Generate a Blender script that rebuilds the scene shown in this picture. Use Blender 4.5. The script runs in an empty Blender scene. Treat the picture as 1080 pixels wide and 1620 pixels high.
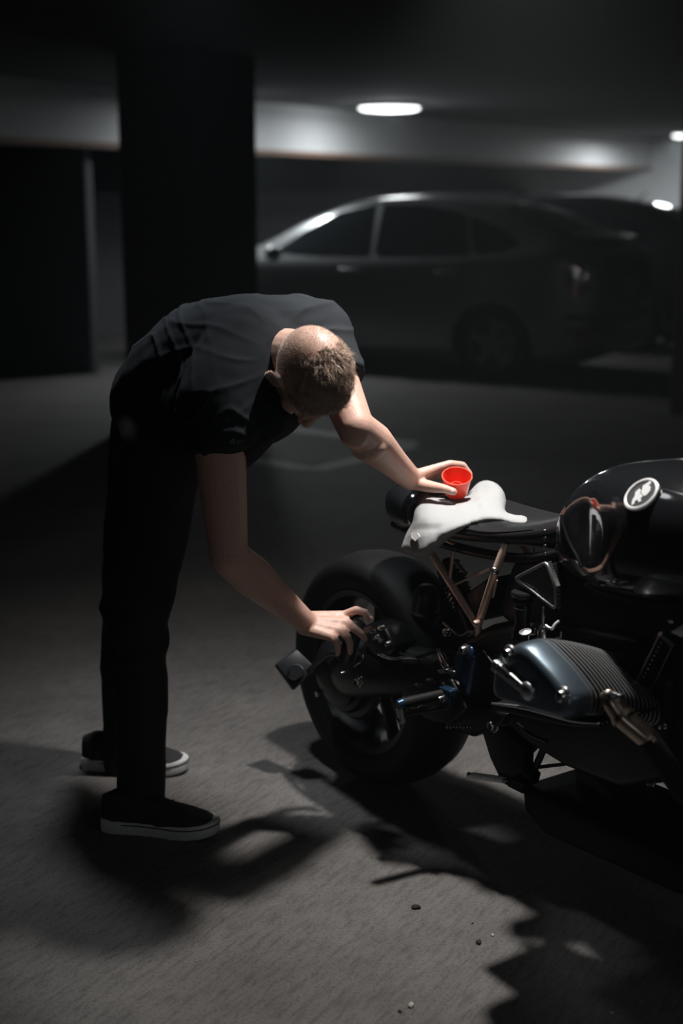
import bpy, bmesh, math, random
from mathutils import Vector, Matrix, noise
from mathutils.bvhtree import BVHTree
from mathutils.geometry import delaunay_2d_cdt
random.seed(7)
V = Vector
pi = math.pi
SC = bpy.context.scene
COL = SC.collection

# ------------------------------------------------------------------ camera
PITCH = math.atan(505 / 2250)
cam_d = bpy.data.cameras.new('camera'); cam = bpy.data.objects.new('camera', cam_d); COL.objects.link(cam)
cam.location = (0, 0, 1.5); cam.rotation_euler = (pi / 2 - PITCH, 0, 0)
cam_d.sensor_fit = 'VERTICAL'; cam_d.sensor_height = 36; cam_d.sensor_width = 24; cam_d.lens = 50
cam_d.dof.use_dof = True; cam_d.dof.focus_distance = 3.08; cam_d.dof.aperture_fstop = 2.0
cam_d.clip_start = 0.05; cam_d.clip_end = 100
SC.camera = cam
# ------------------------------------------------------------------ world, exposure
w = bpy.data.worlds.new('world'); SC.world = w; w.use_nodes = True
w.node_tree.nodes['Background'].inputs[0].default_value = (0.72, 0.9, 1.0, 1)
w.node_tree.nodes['Background'].inputs[1].default_value = 0.025
_v = w.node_tree.nodes.new('ShaderNodeVolumeScatter'); _v.inputs['Density'].default_value = .004; _v.inputs['Anisotropy'].default_value = .2   # faint haze added to lift the blacks
_v.inputs['Color'].default_value = (.85, .95, 1, 1); w.node_tree.links.new(_v.outputs[0], w.node_tree.nodes['World Output'].inputs['Volume'])
SC.view_settings.view_transform = 'Standard'; SC.view_settings.look = 'None'
SC.view_settings.exposure = -0.15; SC.view_settings.gamma = 1.0
SC.cycles.max_bounces = 6; SC.cycles.diffuse_bounces = 3; SC.cycles.volume_bounces = 0
SC.cycles.sample_clamp_indirect = 3.0
# ------------------------------------------------------------------ lights of the garage
def lamp(name, loc, power, size, color=(1, 1, 1), spread=180, rot=(0, 0, 0)):
    l = bpy.data.lights.new(name, 'AREA'); l.shape = 'DISK'; l.size = size; l.energy = power; l.color = color
    l.spread = math.radians(spread)
    o = bpy.data.objects.new(name, l); o.location = loc; o.rotation_euler = rot; COL.objects.link(o); return o
CEIL = 2.35
LAMP_MAIN = (0.36, 3.10, CEIL - .085)
LAMP_REAR = (-0.34, 3.42, CEIL - .085)
LAMP_FAR = (0.47, 14.5, CEIL - .09)
LAMP_CORNER = (4.95, 21.3, CEIL - .09)
LAMP_HIDDEN = (-0.96, 12.9, CEIL - .09)
lamp('light_main', LAMP_MAIN, 17, .10, (1, .955, .91), 104)
lamp('light_rear', LAMP_REAR, 2.4, .16, (.93, .97, 1), 66)
lamp('light_far', LAMP_FAR, 22, .5, (.93, .98, 1))
lamp('light_corner', LAMP_CORNER, 135, .3, (.93, .98, 1))
LAMP_BACK = [(-1.2, -3.2, CEIL - .085), (2.2, -3.8, CEIL - .085), (3.4, -.6, CEIL - .085)]
for _l in LAMP_BACK: lamp('light_behind', _l, 12.0, .5, (.93, .98, 1))
_g = bpy.data.lights.new('light_far_glow', 'POINT'); _g.energy = 10; _g.color = (.93, .98, 1); _g.shadow_soft_size = .12
_go = bpy.data.objects.new('light_far_glow', _g); _go.location = (LAMP_FAR[0], LAMP_FAR[1], CEIL - .2); COL.objects.link(_go)
lamp('light_hidden', LAMP_HIDDEN, 82, .3, (.93, .98, 1))

# ------------------------------------------------------------------ pixel helpers (pixel of the 1080x1620 frame -> real place)
cP, sP = math.cos(PITCH), math.sin(PITCH)
def ray(px, py):
    a = (px - 540) / 2250; b = -(py - 810) / 2250
    return V((a, cP + b * sP, -sP + b * cP))
def at(px, py, D):
    r = ray(px, py); t = D / r.y
    return V((r.x * t, D, 1.5 + r.z * t))
def onfloor(px, py, z=0):
    r = ray(px, py); t = (z - 1.5) / r.z
    return V((r.x * t, r.y * t, z))
BO = V((0.105, 3.50, 0)); BR = math.radians(-55)
HX = V((math.cos(BR), math.sin(BR), 0)); LX = V((-math.sin(BR), math.cos(BR), 0))
def B(px, py, yb):                       # place on the motorcycle's own lateral plane yb, in its own frame
    r = ray(px, py); t = (yb + BO.dot(LX)) / (r.x * LX.x + r.y * LX.y)
    p = V((r.x * t, r.y * t, 1.5 + r.z * t)) - BO
    return V((p.dot(HX), yb, p.z))

# ------------------------------------------------------------------ materials
def mat(name, col, rough=.5, metal=0, coat=0, bump=0, bscale=60, var=0, sss=0, emit=None, spec=.5, trans=0, detail=6, bdist=.002):
    m = bpy.data.materials.new(name); m.use_nodes = True
    nt = m.node_tree; b = nt.nodes['Principled BSDF']
    b.inputs['Base Color'].default_value = (*col, 1); b.inputs['Roughness'].default_value = rough
    b.inputs['Metallic'].default_value = metal; b.inputs['Coat Weight'].default_value = coat
    b.inputs['Coat Roughness'].default_value = .04; b.inputs['Specular IOR Level'].default_value = spec
    if sss:
        b.inputs['Subsurface Weight'].default_value = sss; b.inputs['Subsurface Radius'].default_value = (.012, .005, .003)
        b.inputs['Subsurface Scale'].default_value = .6
    if trans: b.inputs['Transmission Weight'].default_value = trans
    if emit:
        b.inputs['Emission Color'].default_value = (*emit[0], 1); b.inputs['Emission Strength'].default_value = emit[1]
    tc = nt.nodes.new('ShaderNodeTexCoord'); n = nt.nodes.new('ShaderNodeTexNoise')
    n.inputs['Scale'].default_value = bscale; n.inputs['Detail'].default_value = detail
    nt.links.new(tc.outputs['Object'], n.inputs['Vector'])
    if bump:
        bp = nt.nodes.new('ShaderNodeBump'); bp.inputs['Strength'].default_value = bump; bp.inputs['Distance'].default_value = bdist
        nt.links.new(n.outputs['Fac'], bp.inputs['Height']); nt.links.new(bp.outputs[0], b.inputs['Normal'])
    if var:
        r = nt.nodes.new('ShaderNodeValToRGB'); e = r.color_ramp.elements
        e[0].position = .3; e[1].position = .7
        e[0].color = (*[c * (1 - var) for c in col], 1); e[1].color = (*[min(1, c * (1 + var)) for c in col], 1)
        nt.links.new(n.outputs['Fac'], r.inputs[0]); nt.links.new(r.outputs[0], b.inputs['Base Color'])
    return m
M = {}
M['black'] = mat('black_paint', (.012, .013, .015), .12, 0, 1)
M['satin'] = mat('satin_black', (.009, .0095, .011), .36, .0, .0, .05, 200, spec=.35)
M['engine'] = mat('engine_black', (.011, .0115, .013), .4, .3, 0, .25, 90, spec=.4)
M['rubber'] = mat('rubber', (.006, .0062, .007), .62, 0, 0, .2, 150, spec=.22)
M['leather'] = mat('leather', (.014, .014, .015), .34, 0, 0, .5, 260, bdist=.001)
M['steel'] = mat('steel', (.62, .62, .62), .25, 1, 0, .05, 100)
M['satinsteel'] = mat('satin_steel', (.5, .5, .51), .42, 1, 0, .1, 300)
M['copper'] = mat('copper_paint', (.80, .57, .47), .33, .35, .3)
M['exhaust'] = mat('heated_steel', (.42, .34, .28), .28, 1, 0, 0, 30, .25)
M['cover'] = mat('blue_grey_metal', (.115, .155, .19), .36, .7, .25, .06, 400)
M['fin'] = mat('machined_fin', (.42, .43, .44), .3, .85)
M['blue'] = mat('dark_blue_metal', (.02, .055, .11), .28, .6, .4)
M['white'] = mat('emblem_white', (.85, .86, .86), .35)
M['dgrey'] = mat('emblem_grey', (.07, .075, .08), .4, .3)
M['skin'] = mat('skin', (.60, .375, .30), .48, 0, 0, .25, 220, .10, .12, bdist=.0012)
M['nail'] = mat('fingernail', (.72, .50, .44), .3)
M['hair'] = mat('brown_hair', (.52, .39, .31), .32, 0, 0, 0, 40, .35)
M['shirt'] = mat('black_cotton', (.018, .0215, .026), .9, 0, 0, .35, 900, .1, spec=.2, bdist=.0008)
M['jeans'] = mat('black_denim', (.012, .013, .015), .85, 0, 0, .35, 700, bdist=.0008)
M['canvas'] = mat('shoe_canvas', (.018, .018, .02), .8, 0, 0, .3, 800)
M['sole'] = mat('white_rubber_sole', (.55, .55, .55), .6, 0, 0, .2, 200, .12)
M['cloth'] = mat('white_microfibre', (.34, .348, .352), .9, 0, 0, .5, 500, 0, bdist=.0015)
M['red'] = mat('red_plastic', (.86, .10, .055), .35, 0, .2, 0, 20, 0, .15)
M['can'] = mat('bottle_black', (.02, .022, .022), .3)
M['greengrey'] = mat('cap_green_grey', (.16, .2, .18), .3, 0, .3)
M['carsilver'] = mat('silver_car_paint', (.18, .188, .193), .36, .5, .6)
M['cardark'] = mat('dark_car_paint', (.03, .032, .035), .3, .3, 1)
M['glass'] = mat('tinted_car_glass', (.012, .015, .017), .06, 0, 0)
M['tail'] = mat('clear_tail_lamp', (.24, .22, .22), .1, .6, 1)
M['redlamp'] = mat('red_tail_lamp', (.16, .015, .012), .12, 0, 1)
M['tyre'] = mat('car_tyre', (.012, .012, .013), .8)
M['wheel'] = mat('car_wheel', (.22, .23, .24), .4, .8)
M['plate'] = mat('number_plate', (.4, .41, .42), .5)
M['lens'] = mat('lamp_diffuser', (.9, .9, .9), .5, emit=((.95, .98, 1), 5.0))
M['lens_bright'] = mat('bright_lamp_diffuser', (.9, .9, .9), .5, emit=((1, .97, .93), 42.0))
M['housing'] = mat('lamp_housing', (.6, .6, .6), .5)
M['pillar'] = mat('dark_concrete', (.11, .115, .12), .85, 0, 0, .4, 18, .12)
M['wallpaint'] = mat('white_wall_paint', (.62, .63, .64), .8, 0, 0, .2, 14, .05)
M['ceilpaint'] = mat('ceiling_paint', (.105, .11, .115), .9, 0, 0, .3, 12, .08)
M['trim'] = mat('brown_edge', (.22, .13, .09), .7, 0, 0, .2, 60, .2)
M['line'] = mat('worn_white_paint', (.85, .86, .87), .8, 0, 0, .3, 60, .1)
M['pebble'] = mat('dark_debris', (.02, .018, .016), .8)
M['leafdry'] = mat('dry_leaf', (.45, .42, .38), .8)

def floor_mat():
    m = bpy.data.materials.new('stained_concrete'); m.use_nodes = True
    nt = m.node_tree; N = nt.nodes; L = nt.links; b = N['Principled BSDF']
    tc = N.new('ShaderNodeTexCoord')
    def nz(scale, detail, stretch=1, rot=0, rough=.6):
        mp = N.new('ShaderNodeMapping'); mp.vector_type = 'TEXTURE'; mp.inputs['Scale'].default_value = (stretch, 1, 1); mp.inputs['Rotation'].default_value = (0, 0, rot)
        n = N.new('ShaderNodeTexNoise'); n.inputs['Scale'].default_value = scale; n.inputs['Detail'].default_value = detail
        n.inputs['Roughness'].default_value = rough
        L.new(tc.outputs['Object'], mp.inputs['Vector']); L.new(mp.outputs[0], n.inputs['Vector']); return n.outputs['Fac']
    def ramp(x, stops):
        r = N.new('ShaderNodeValToRGB'); L.new(x, r.inputs[0]); e = r.color_ramp.elements
        while len(e) < len(stops): e.new(.5)
        for k, (p, c) in enumerate(stops): e[k].position = p; e[k].color = (c[0], c[1], c[2], 1)
        return r.outputs[0]
    def mix(a, c, f, mode='MULTIPLY'):
        x = N.new('ShaderNodeMix'); x.data_type = 'RGBA'; x.blend_type = mode; x.inputs['Factor'].default_value = f
        L.new(a, x.inputs['A']); L.new(c, x.inputs['B']); return x.outputs['Result']
    base = ramp(nz(2.3, 8), [(.3, (.155, .147, .141)), (.7, (.225, .216, .21))])
    streak = ramp(nz(70, 7, 5, 1.05, .7), [(.36, (.58, .57, .56)), (.54, (1, 1, 1)), (.78, (1.0, 1.0, 1.0))])
    fine = ramp(nz(150, 6, 1, 0, .78), [(.36, (.30, .30, .30)), (.47, (.88, .88, .88)), (.60, (1, 1, 1)), (.70, (1, 1, 1))])
    mid = ramp(nz(9, 8, 1, .3, .7), [(.35, (.72, .72, .73)), (.65, (1, .99, .98))])
    c = mix(base, streak, .8); c = mix(c, fine, .85); c = mix(c, mid, .6)
    L.new(c, b.inputs['Base Color']); b.inputs['Roughness'].default_value = .72; b.inputs['Specular IOR Level'].default_value = .3
    ad = N.new('ShaderNodeMath'); ad.operation = 'ADD'
    L.new(nz(150, 6, 1, 0, .78), ad.inputs[0]); L.new(nz(70, 7, 5, 1.05, .7), ad.inputs[1])
    bp = N.new('ShaderNodeBump'); bp.inputs['Strength'].default_value = .55; bp.inputs['Distance'].default_value = .004
    L.new(ad.outputs[0], bp.inputs['Height']); L.new(bp.outputs[0], b.inputs['Normal'])
    return m
M['floor'] = floor_mat()

def mesh_mat():
    m = bpy.data.materials.new('wire_mesh'); m.use_nodes = True
    nt = m.node_tree; N = nt.nodes; L = nt.links; b = N['Principled BSDF']
    tc = N.new('ShaderNodeTexCoord'); mp = N.new('ShaderNodeMapping'); mp.inputs['Rotation'].default_value = (0, .6, 0)
    vo = N.new('ShaderNodeTexVoronoi'); vo.inputs['Scale'].default_value = 230; vo.inputs['Randomness'].default_value = .05
    L.new(tc.outputs['Object'], mp.inputs[0]); L.new(mp.outputs[0], vo.inputs['Vector'])
    r = N.new('ShaderNodeValToRGB'); r.color_ramp.elements[0].position = .42; r.color_ramp.elements[1].position = .55
    r.color_ramp.elements[0].color = (.01, .01, .01, 1); r.color_ramp.elements[1].color = (.42, .43, .44, 1)
    L.new(vo.outputs['Distance'], r.inputs[0]); L.new(r.outputs[0], b.inputs['Base Color'])
    b.inputs['Roughness'].default_value = .45; b.inputs['Metallic'].default_value = .6
    return m
M['mesh'] = mesh_mat()

# ------------------------------------------------------------------ mesh helpers: every builder returns (verts, faces)
def box(cx, cy, cz, sx, sy, sz, R=None):
    vs = [V((x * sx / 2, y * sy / 2, z * sz / 2)) for x in (-1, 1) for y in (-1, 1) for z in (-1, 1)]
    if R: vs = [R @ v for v in vs]
    c = V((cx, cy, cz))
    return [v + c for v in vs], [(0, 1, 3, 2), (4, 6, 7, 5), (0, 4, 5, 1), (2, 3, 7, 6), (0, 2, 6, 4), (1, 5, 7, 3)]
def basis(d):
    d = V(d).normalized(); u = d.orthogonal().normalized(); return u, d.cross(u), d
def smooth_path(pts, n=6):
    pts = [V(p) for p in pts]
    if len(pts) < 3: return pts
    P = [pts[0]] + pts + [pts[-1]]; out = []
    for i in range(1, len(P) - 2):
        for k in range(n):
            t = k / n; a, b, c, d = P[i - 1], P[i], P[i + 1], P[i + 2]
            out.append(.5 * ((2 * b) + (c - a) * t + (2 * a - 5 * b + 4 * c - d) * t * t + (3 * b - a - 3 * c + d) * t ** 3))
    out.append(P[-2]); return out
def tube(pts, r, n=14, smooth=0, caps=True):
    pts = [V(p) for p in pts]
    rr = [r] * len(pts) if isinstance(r, (int, float)) else list(r)
    if smooth:
        m = len(pts); pts2 = smooth_path(pts, smooth)
        rr = [rr[min(m - 1, int(i / smooth))] * (1 - (i / smooth) % 1) + rr[min(m - 1, int(i / smooth) + 1)] * ((i / smooth) % 1) for i in range(len(pts2))]
        pts = pts2
    vs, fs = [], []; u = None
    for i, p in enumerate(pts):
        d = (pts[min(i + 1, len(pts) - 1)] - pts[max(i - 1, 0)]).normalized()
        if u is None: u = d.orthogonal().normalized()
        else: u = (u - d * u.dot(d)).normalized()
        v = d.cross(u)
        for k in range(n):
            a = 2 * pi * k / n; vs.append(p + rr[i] * (u * math.cos(a) + v * math.sin(a)))
    for i in range(len(pts) - 1):
        for k in range(n):
            a, b = i * n + k, i * n + (k + 1) % n; fs.append((a, b, b + n, a + n))
    if caps:
        fs.append(tuple(range(n - 1, -1, -1))); o = (len(pts) - 1) * n; fs.append(tuple(range(o, o + n)))
    return vs, fs
def lathe(c, axis, prof, n=32, closed=False):            # prof: (radius, distance along axis)
    u, v, d = basis(axis); c = V(c); vs, fs = [], []
    for r, h in prof:
        for k in range(n):
            a = 2 * pi * k / n; vs.append(c + d * h + (u * math.cos(a) + v * math.sin(a)) * max(r, 1e-5))
    m = len(prof)
    for i in range(m if closed else m - 1):
        j = (i + 1) % m
        for k in range(n): fs.append((i * n + k, i * n + (k + 1) % n, j * n + (k + 1) % n, j * n + k))
    return vs, fs
def prism(poly, y0, y1):                                  # polygon of (x, z), extruded along y
    n = len(poly); vs = [V((x, y0, z)) for x, z in poly] + [V((x, y1, z)) for x, z in poly]
    fs = [tuple(range(n)), tuple(range(2 * n - 1, n - 1, -1))]
    for i in range(n): j = (i + 1) % n; fs.append((i, i + n, j + n, j))
    return vs, fs
def slab(pts, off):                                       # any planar polygon thickened by a vector
    n = len(pts); vs = [V(p) for p in pts] + [V(p) + V(off) for p in pts]
    fs = [tuple(range(n)), tuple(range(2 * n - 1, n - 1, -1))]
    for i in range(n): j = (i + 1) % n; fs.append((i, i + n, j + n, j))
    return vs, fs
def ell(c, rx, ry, rz, R=None, n=20, m=12):
    vs, fs = [], []
    c = V(c)
    for i in range(m + 1):
        t = pi * i / m
        for k in range(n):
            a = 2 * pi * k / n; p = V((rx * math.sin(t) * math.cos(a), ry * math.sin(t) * math.sin(a), rz * math.cos(t)))
            vs.append(c + (R @ p if R else p))
    for i in range(m):
        for k in range(n): fs.append((i * n + k, i * n + (k + 1) % n, (i + 1) * n + (k + 1) % n, (i + 1) * n + k))
    return vs, fs
def rc(p, r, q, s, n=20):                                 # round cone
    p, q = V(p), V(q); d = q - p; L = d.length
    if L < 1e-5: return ell(p, r, r, r)
    sl = max(-.95, min(.95, (r - s) / L)); th = math.asin(sl); u, v, d = basis(d)
    prof = []
    for k in range(7): a = -pi / 2 + (pi / 2 + th) * k / 6; prof.append((r * math.cos(a), r * math.sin(a)))
    for k in range(7): a = th + (pi / 2 - th) * k / 6; prof.append((s * math.cos(a), L + s * math.sin(a)))
    return lathe(p, d, prof, n)
def loft(rings, caps=True):
    n = len(rings[0]); vs = [V(p) for r in rings for p in r]; fs = []
    for i in range(len(rings) - 1):
        for k in range(n): a, b = i * n + k, i * n + (k + 1) % n; fs.append((a, b, b + n, a + n))
    if caps: fs.append(tuple(range(n - 1, -1, -1))); o = (len(rings) - 1) * n; fs.append(tuple(range(o, o + n)))
    return vs, fs
def raw(name, parts):
    me = bpy.data.meshes.new(name); vs, fs = [], []
    for v, f in parts:
        o = len(vs); vs += [tuple(p) for p in v]; fs += [tuple(i + o for i in t) for t in f]
    me.from_pydata(vs, [], fs); me.update()
    bm = bmesh.new(); bm.from_mesh(me); bmesh.ops.recalc_face_normals(bm, faces=bm.faces); bm.to_mesh(me); bm.free()
    return me
def mk(name, parts, m, parent=None, bevel=0, smooth=35, sub=0, local=True):
    me = raw(name, parts); me.materials.append(M[m] if isinstance(m, str) else m)
    o = bpy.data.objects.new(name, me); COL.objects.link(o)
    if bevel:
        b = o.modifiers.new('bevel', 'BEVEL'); b.width = bevel; b.segments = 3; b.limit_method = 'ANGLE'; b.angle_limit = math.radians(35)
    if sub: s = o.modifiers.new('sub', 'SUBSURF'); s.levels = sub; s.render_levels = sub
    if smooth:
        for p in me.polygons: p.use_smooth = True
        bpy.context.view_layer.objects.active = o
        if hasattr(me, 'set_sharp_from_angle'): me.set_sharp_from_angle(angle=math.radians(smooth if not (bevel or sub) else 180))
    if parent is not None:
        o.parent = parent
        if not local: o.matrix_parent_inverse = parent.matrix_world.inverted()
    return o
def empty(name, loc, rz=0, label=None, cat=None, group=None):
    o = bpy.data.objects.new(name, None); COL.objects.link(o); o.location = loc; o.rotation_euler = (0, 0, rz)
    o.matrix_world = Matrix.Translation(V(loc)) @ Matrix.Rotation(rz, 4, 'Z')
    tag(o, label, cat, group); return o
def tag(o, label=None, cat=None, group=None, kind=None):
    for k, v in (('label', label), ('category', cat), ('group', group), ('kind', kind)):
        if v: o[k] = v
    return o
def remesh(name, parts, voxel, m, parent, smooth_it=4, disp=None):   # union of solids -> one continuous skin
    me = raw(name, parts); o = bpy.data.objects.new(name, me); COL.objects.link(o)
    r = o.modifiers.new('r', 'REMESH'); r.mode = 'VOXEL'; r.voxel_size = voxel
    if smooth_it: s = o.modifiers.new('s', 'SMOOTH'); s.factor = .5; s.iterations = smooth_it
    dg = bpy.context.evaluated_depsgraph_get(); dg.update()
    me2 = bpy.data.meshes.new_from_object(o.evaluated_get(dg)); o.modifiers.clear(); o.data = me2; me2.name = name
    if disp:
        nor = [v.normal.copy() for v in me2.vertices]
        for v in me2.vertices: v.co = V(v.co) + disp(V(v.co), nor[v.index])
    for p in me2.polygons: p.use_smooth = True
    me2.materials.clear(); me2.materials.append(M[m])
    if parent is not None: o.parent = parent; o.matrix_parent_inverse = parent.matrix_world.inverted()
    return o
def inside(poly, p):
    c = False; n = len(poly)
    for i in range(n):
        a, b = poly[i], poly[i - 1]
        if (a[1] > p[1]) != (b[1] > p[1]) and p[0] < (b[0] - a[0]) * (p[1] - a[1]) / (b[1] - a[1]) + a[0]: c = not c
    return c
def edist(poly, p):
    best = 1e9; P = V((p[0], p[1]))
    for i in range(len(poly)):
        a, b = V(poly[i]), V(poly[i - 1]); d = b - a; t = max(0, min(1, (P - a).dot(d) / max(d.length_squared, 1e-9)))
        best = min(best, (a + d * t - P).length)
    return best

# ================================================================== the setting
EA = V((math.cos(math.radians(30)), -math.sin(math.radians(30)), 0))     # along the parked cars
EB = V((math.sin(math.radians(30)), math.cos(math.radians(30)), 0))      # along the wall and beam
def gslab(p, la, lb, z0, z1, a0=0, b0=0):                  # block on the garage's own grid
    p = V((p[0], p[1], 0)); c = [p + EA * (a0 + i * la) + EB * (b0 + j * lb) for i, j in ((0, 0), (1, 0), (1, 1), (0, 1))]
    vs = [q + V((0, 0, z0)) for q in c] + [q + V((0, 0, z1)) for q in c]
    return vs, [(0, 3, 2, 1), (4, 5, 6, 7), (0, 1, 5, 4), (1, 2, 6, 5), (2, 3, 7, 6), (3, 0, 4, 7)]
tag(mk('floor', [box(3, 14, -.06, 34, 40, .12)], 'floor', smooth=0), 'dark concrete garage floor with a lit patch under the bike', 'floor', kind='structure')
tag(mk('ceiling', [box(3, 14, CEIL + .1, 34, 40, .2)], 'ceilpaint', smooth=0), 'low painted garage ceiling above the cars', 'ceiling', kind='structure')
beam0 = V((-0.84, 14.0, 0))
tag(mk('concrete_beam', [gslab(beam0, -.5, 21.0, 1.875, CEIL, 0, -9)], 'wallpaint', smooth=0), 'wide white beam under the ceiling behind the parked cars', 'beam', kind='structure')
tag(mk('trim_1', [gslab(beam0, .03, 21.0, 1.86, 1.905, 0, -9)], 'trim', smooth=0), 'thin brown strip along the lower edge of the white beam', 'trim', kind='structure')
tag(mk('wall_right', [gslab(beam0 + EB * 12.0, 12, .3, 0, CEIL, -7, 0)], 'wallpaint', smooth=0), 'pale wall at the end of the white beam', 'wall', kind='structure')
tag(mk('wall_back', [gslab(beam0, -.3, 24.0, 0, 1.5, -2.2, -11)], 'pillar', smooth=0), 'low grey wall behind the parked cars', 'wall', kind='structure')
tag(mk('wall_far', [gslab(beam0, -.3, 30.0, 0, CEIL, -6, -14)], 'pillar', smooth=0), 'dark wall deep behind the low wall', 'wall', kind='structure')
tag(mk('beam_light_block', [gslab(beam0 + EB * -1.12, .45, .22, 0, CEIL)], 'pillar', smooth=0), 'dark block added unseen behind the pillar to shade the white beam on the left', 'wall', kind='structure')  # unseen block, added to keep the hidden lamp off the beam's left part
tag(mk('ceiling_light_block', [box(.200 + .0736 - .047, 2.87, 2.16, .09, 1.75, .379, Matrix.Rotation(math.atan(.32), 3, 'Z'))], 'housing', smooth=0), 'grey block added out of view on the ceiling to shade the left floor', 'light block')  # out-of-view block beside the main lamp, added to darken the left floor
def column(name, px0, pxm, px1, D, m, label):
    c = at(pxm, 700, D); cz = V((c.x, c.y, 0))
    la = (pxm - px0) / 2250 * D / math.cos(math.radians(30)); lb = (px1 - pxm) / 2250 * D / math.sin(math.radians(30))
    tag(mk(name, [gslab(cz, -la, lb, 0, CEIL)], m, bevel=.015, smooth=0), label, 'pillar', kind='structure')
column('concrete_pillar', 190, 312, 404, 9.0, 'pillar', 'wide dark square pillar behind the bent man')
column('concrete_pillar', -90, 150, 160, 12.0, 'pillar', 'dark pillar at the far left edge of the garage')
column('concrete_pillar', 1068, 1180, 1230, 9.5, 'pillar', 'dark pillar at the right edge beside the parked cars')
# painted marking of the parking bay
def stripe(pts, wd):
    pts = [V(p) for p in pts]; L_, R_ = [], []
    for i, p in enumerate(pts):
        d = (pts[min(i + 1, len(pts) - 1)] - pts[max(0, i - 1)]).normalized(); s = V((-d.y, d.x, 0)) * wd / 2
        L_.append(p + s); R_.append(p - s)
    n = len(pts); vs = L_ + R_ + [q + V((0, 0, .002)) for q in L_ + R_]; fs = []
    for i in range(n - 1):
        fs += [(i, i + 1, i + 1 + n, i + n), (i + 2 * n, i + 3 * n, i + 1 + 3 * n, i + 1 + 2 * n), (i, i + 2 * n, i + 1 + 2 * n, i + 1), (i + n, i + n + 1, i + 3 * n + 1, i + 3 * n)]
    return vs, fs
F = lambda x, y: onfloor(x, y, .001)
tag(mk('floor_marking', [stripe([F(300, 655), F(450, 678), F(560, 692), F(655, 703)], .16), stripe([F(652, 705), F(590, 722), F(505, 742), F(470, 740), F(405, 728), F(330, 716)], .13)], 'line', smooth=0),
    'worn white painted bay lines on the floor behind the man', 'floor marking', kind='structure')

# ceiling lamps
def ceiling_lamp(loc, r, label, lens='lens'):
    t = empty('ceiling_lamp', (loc[0], loc[1], CEIL), 0, label, 'ceiling lamp', 'round ceiling lamps')
    mk('housing', [lathe((0, 0, 0), (0, 0, -1), [(0, 0), (r * 1.08, 0), (r * 1.08, .03), (r, .035), (0, .035)], 40)], 'housing', t)
    mk('diffuser', [lathe((0, 0, -.03), (0, 0, -1), [(r, 0), (r * .97, .02), (r * .85, .032), (r * .5, .04), (0, .042)], 40)], lens, t)
    return t
ceiling_lamp(LAMP_FAR, .30, 'glowing round ceiling lamp above the silver hatchback')
ceiling_lamp(LAMP_CORNER, .15, 'small glowing ceiling lamp at the far right by the pillar')
ceiling_lamp((LAMP_MAIN[0] + .05, LAMP_MAIN[1], 0), .11, 'round ceiling lamp straight above the motorcycle', 'lens_bright')
for L_, s in ((LAMP_REAR, 'round ceiling lamp behind the bent man'), (LAMP_BACK[0], 'round ceiling lamp behind the camera, to the left'), (LAMP_BACK[1], 'round ceiling lamp behind the camera, to the right'), (LAMP_BACK[2], 'round ceiling lamp far to the right of the motorcycle')):
    ceiling_lamp(L_, .15, s)
ceiling_lamp(LAMP_HIDDEN, .10, 'small ceiling lamp just behind the wide dark pillar')

# ================================================================== parked cars
def lerp(a, b, t): return a + (b - a) * t
def interp(tab, x):
    if x <= tab[0][0]: return tab[0][1]
    for (a, p), (b, q) in zip(tab, tab[1:]):
        if x <= b:
            t = (x - a) / (b - a); t = t * t * (3 - 2 * t) * .4 + t * .6
            return lerp(p, q, t)
    return tab[-1][1]
# profile tables along the car, x = 0 front bumper .. 4.45 rear bumper
TOP = [(0, .55), (.12, .68), (.5, .84), (1.0, .97), (1.25, 1.04), (1.7, 1.28), (2.15, 1.44), (2.55, 1.49), (3.0, 1.475), (3.5, 1.40), (3.9, 1.27), (4.2, 1.13), (4.36, 1.06), (4.42, .93), (4.45, .62)]
BELT = [(0, .50), (.12, .62), (.5, .76), (1.0, .87), (1.3, .93), (2.5, .96), (3.5, 1.0), (4.1, 1.06), (4.3, 1.0), (4.42, .9), (4.45, .6)]
HW = [(0, .55), (.1, .7), (.4, .81), (1.0, .855), (2.2, .862), (3.4, .855), (4.0, .82), (4.3, .74), (4.42, .66), (4.45, .6)]
RW = [(0, .5), (.5, .72), (1.1, .74), (1.5, .64), (2.1, .58), (2.6, .575), (3.4, .56), (4.0, .55), (4.3, .58), (4.45, .55)]
def section(x):
    t, b, h, r = interp(TOP, x), interp(BELT, x), interp(HW, x), interp(RW, x)
    lo = .14 if .15 < x < 4.3 else .24
    half = [(0, lo), (h * .8, lo), (h * .96, lo + .06), (h, .45 if b > .5 else b * .8), (h * 1.0, min(.66, b * .9)), (h * .975, b * .97), (lerp(h * .96, r, .04), b),
            (lerp(h * .96, r, .5), lerp(b, t, .5)), (r, lerp(b, t, .91)), (r * .86, lerp(b, t, .985)), (r * .5, t + .0), (0, t + .012)]
    return half
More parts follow.
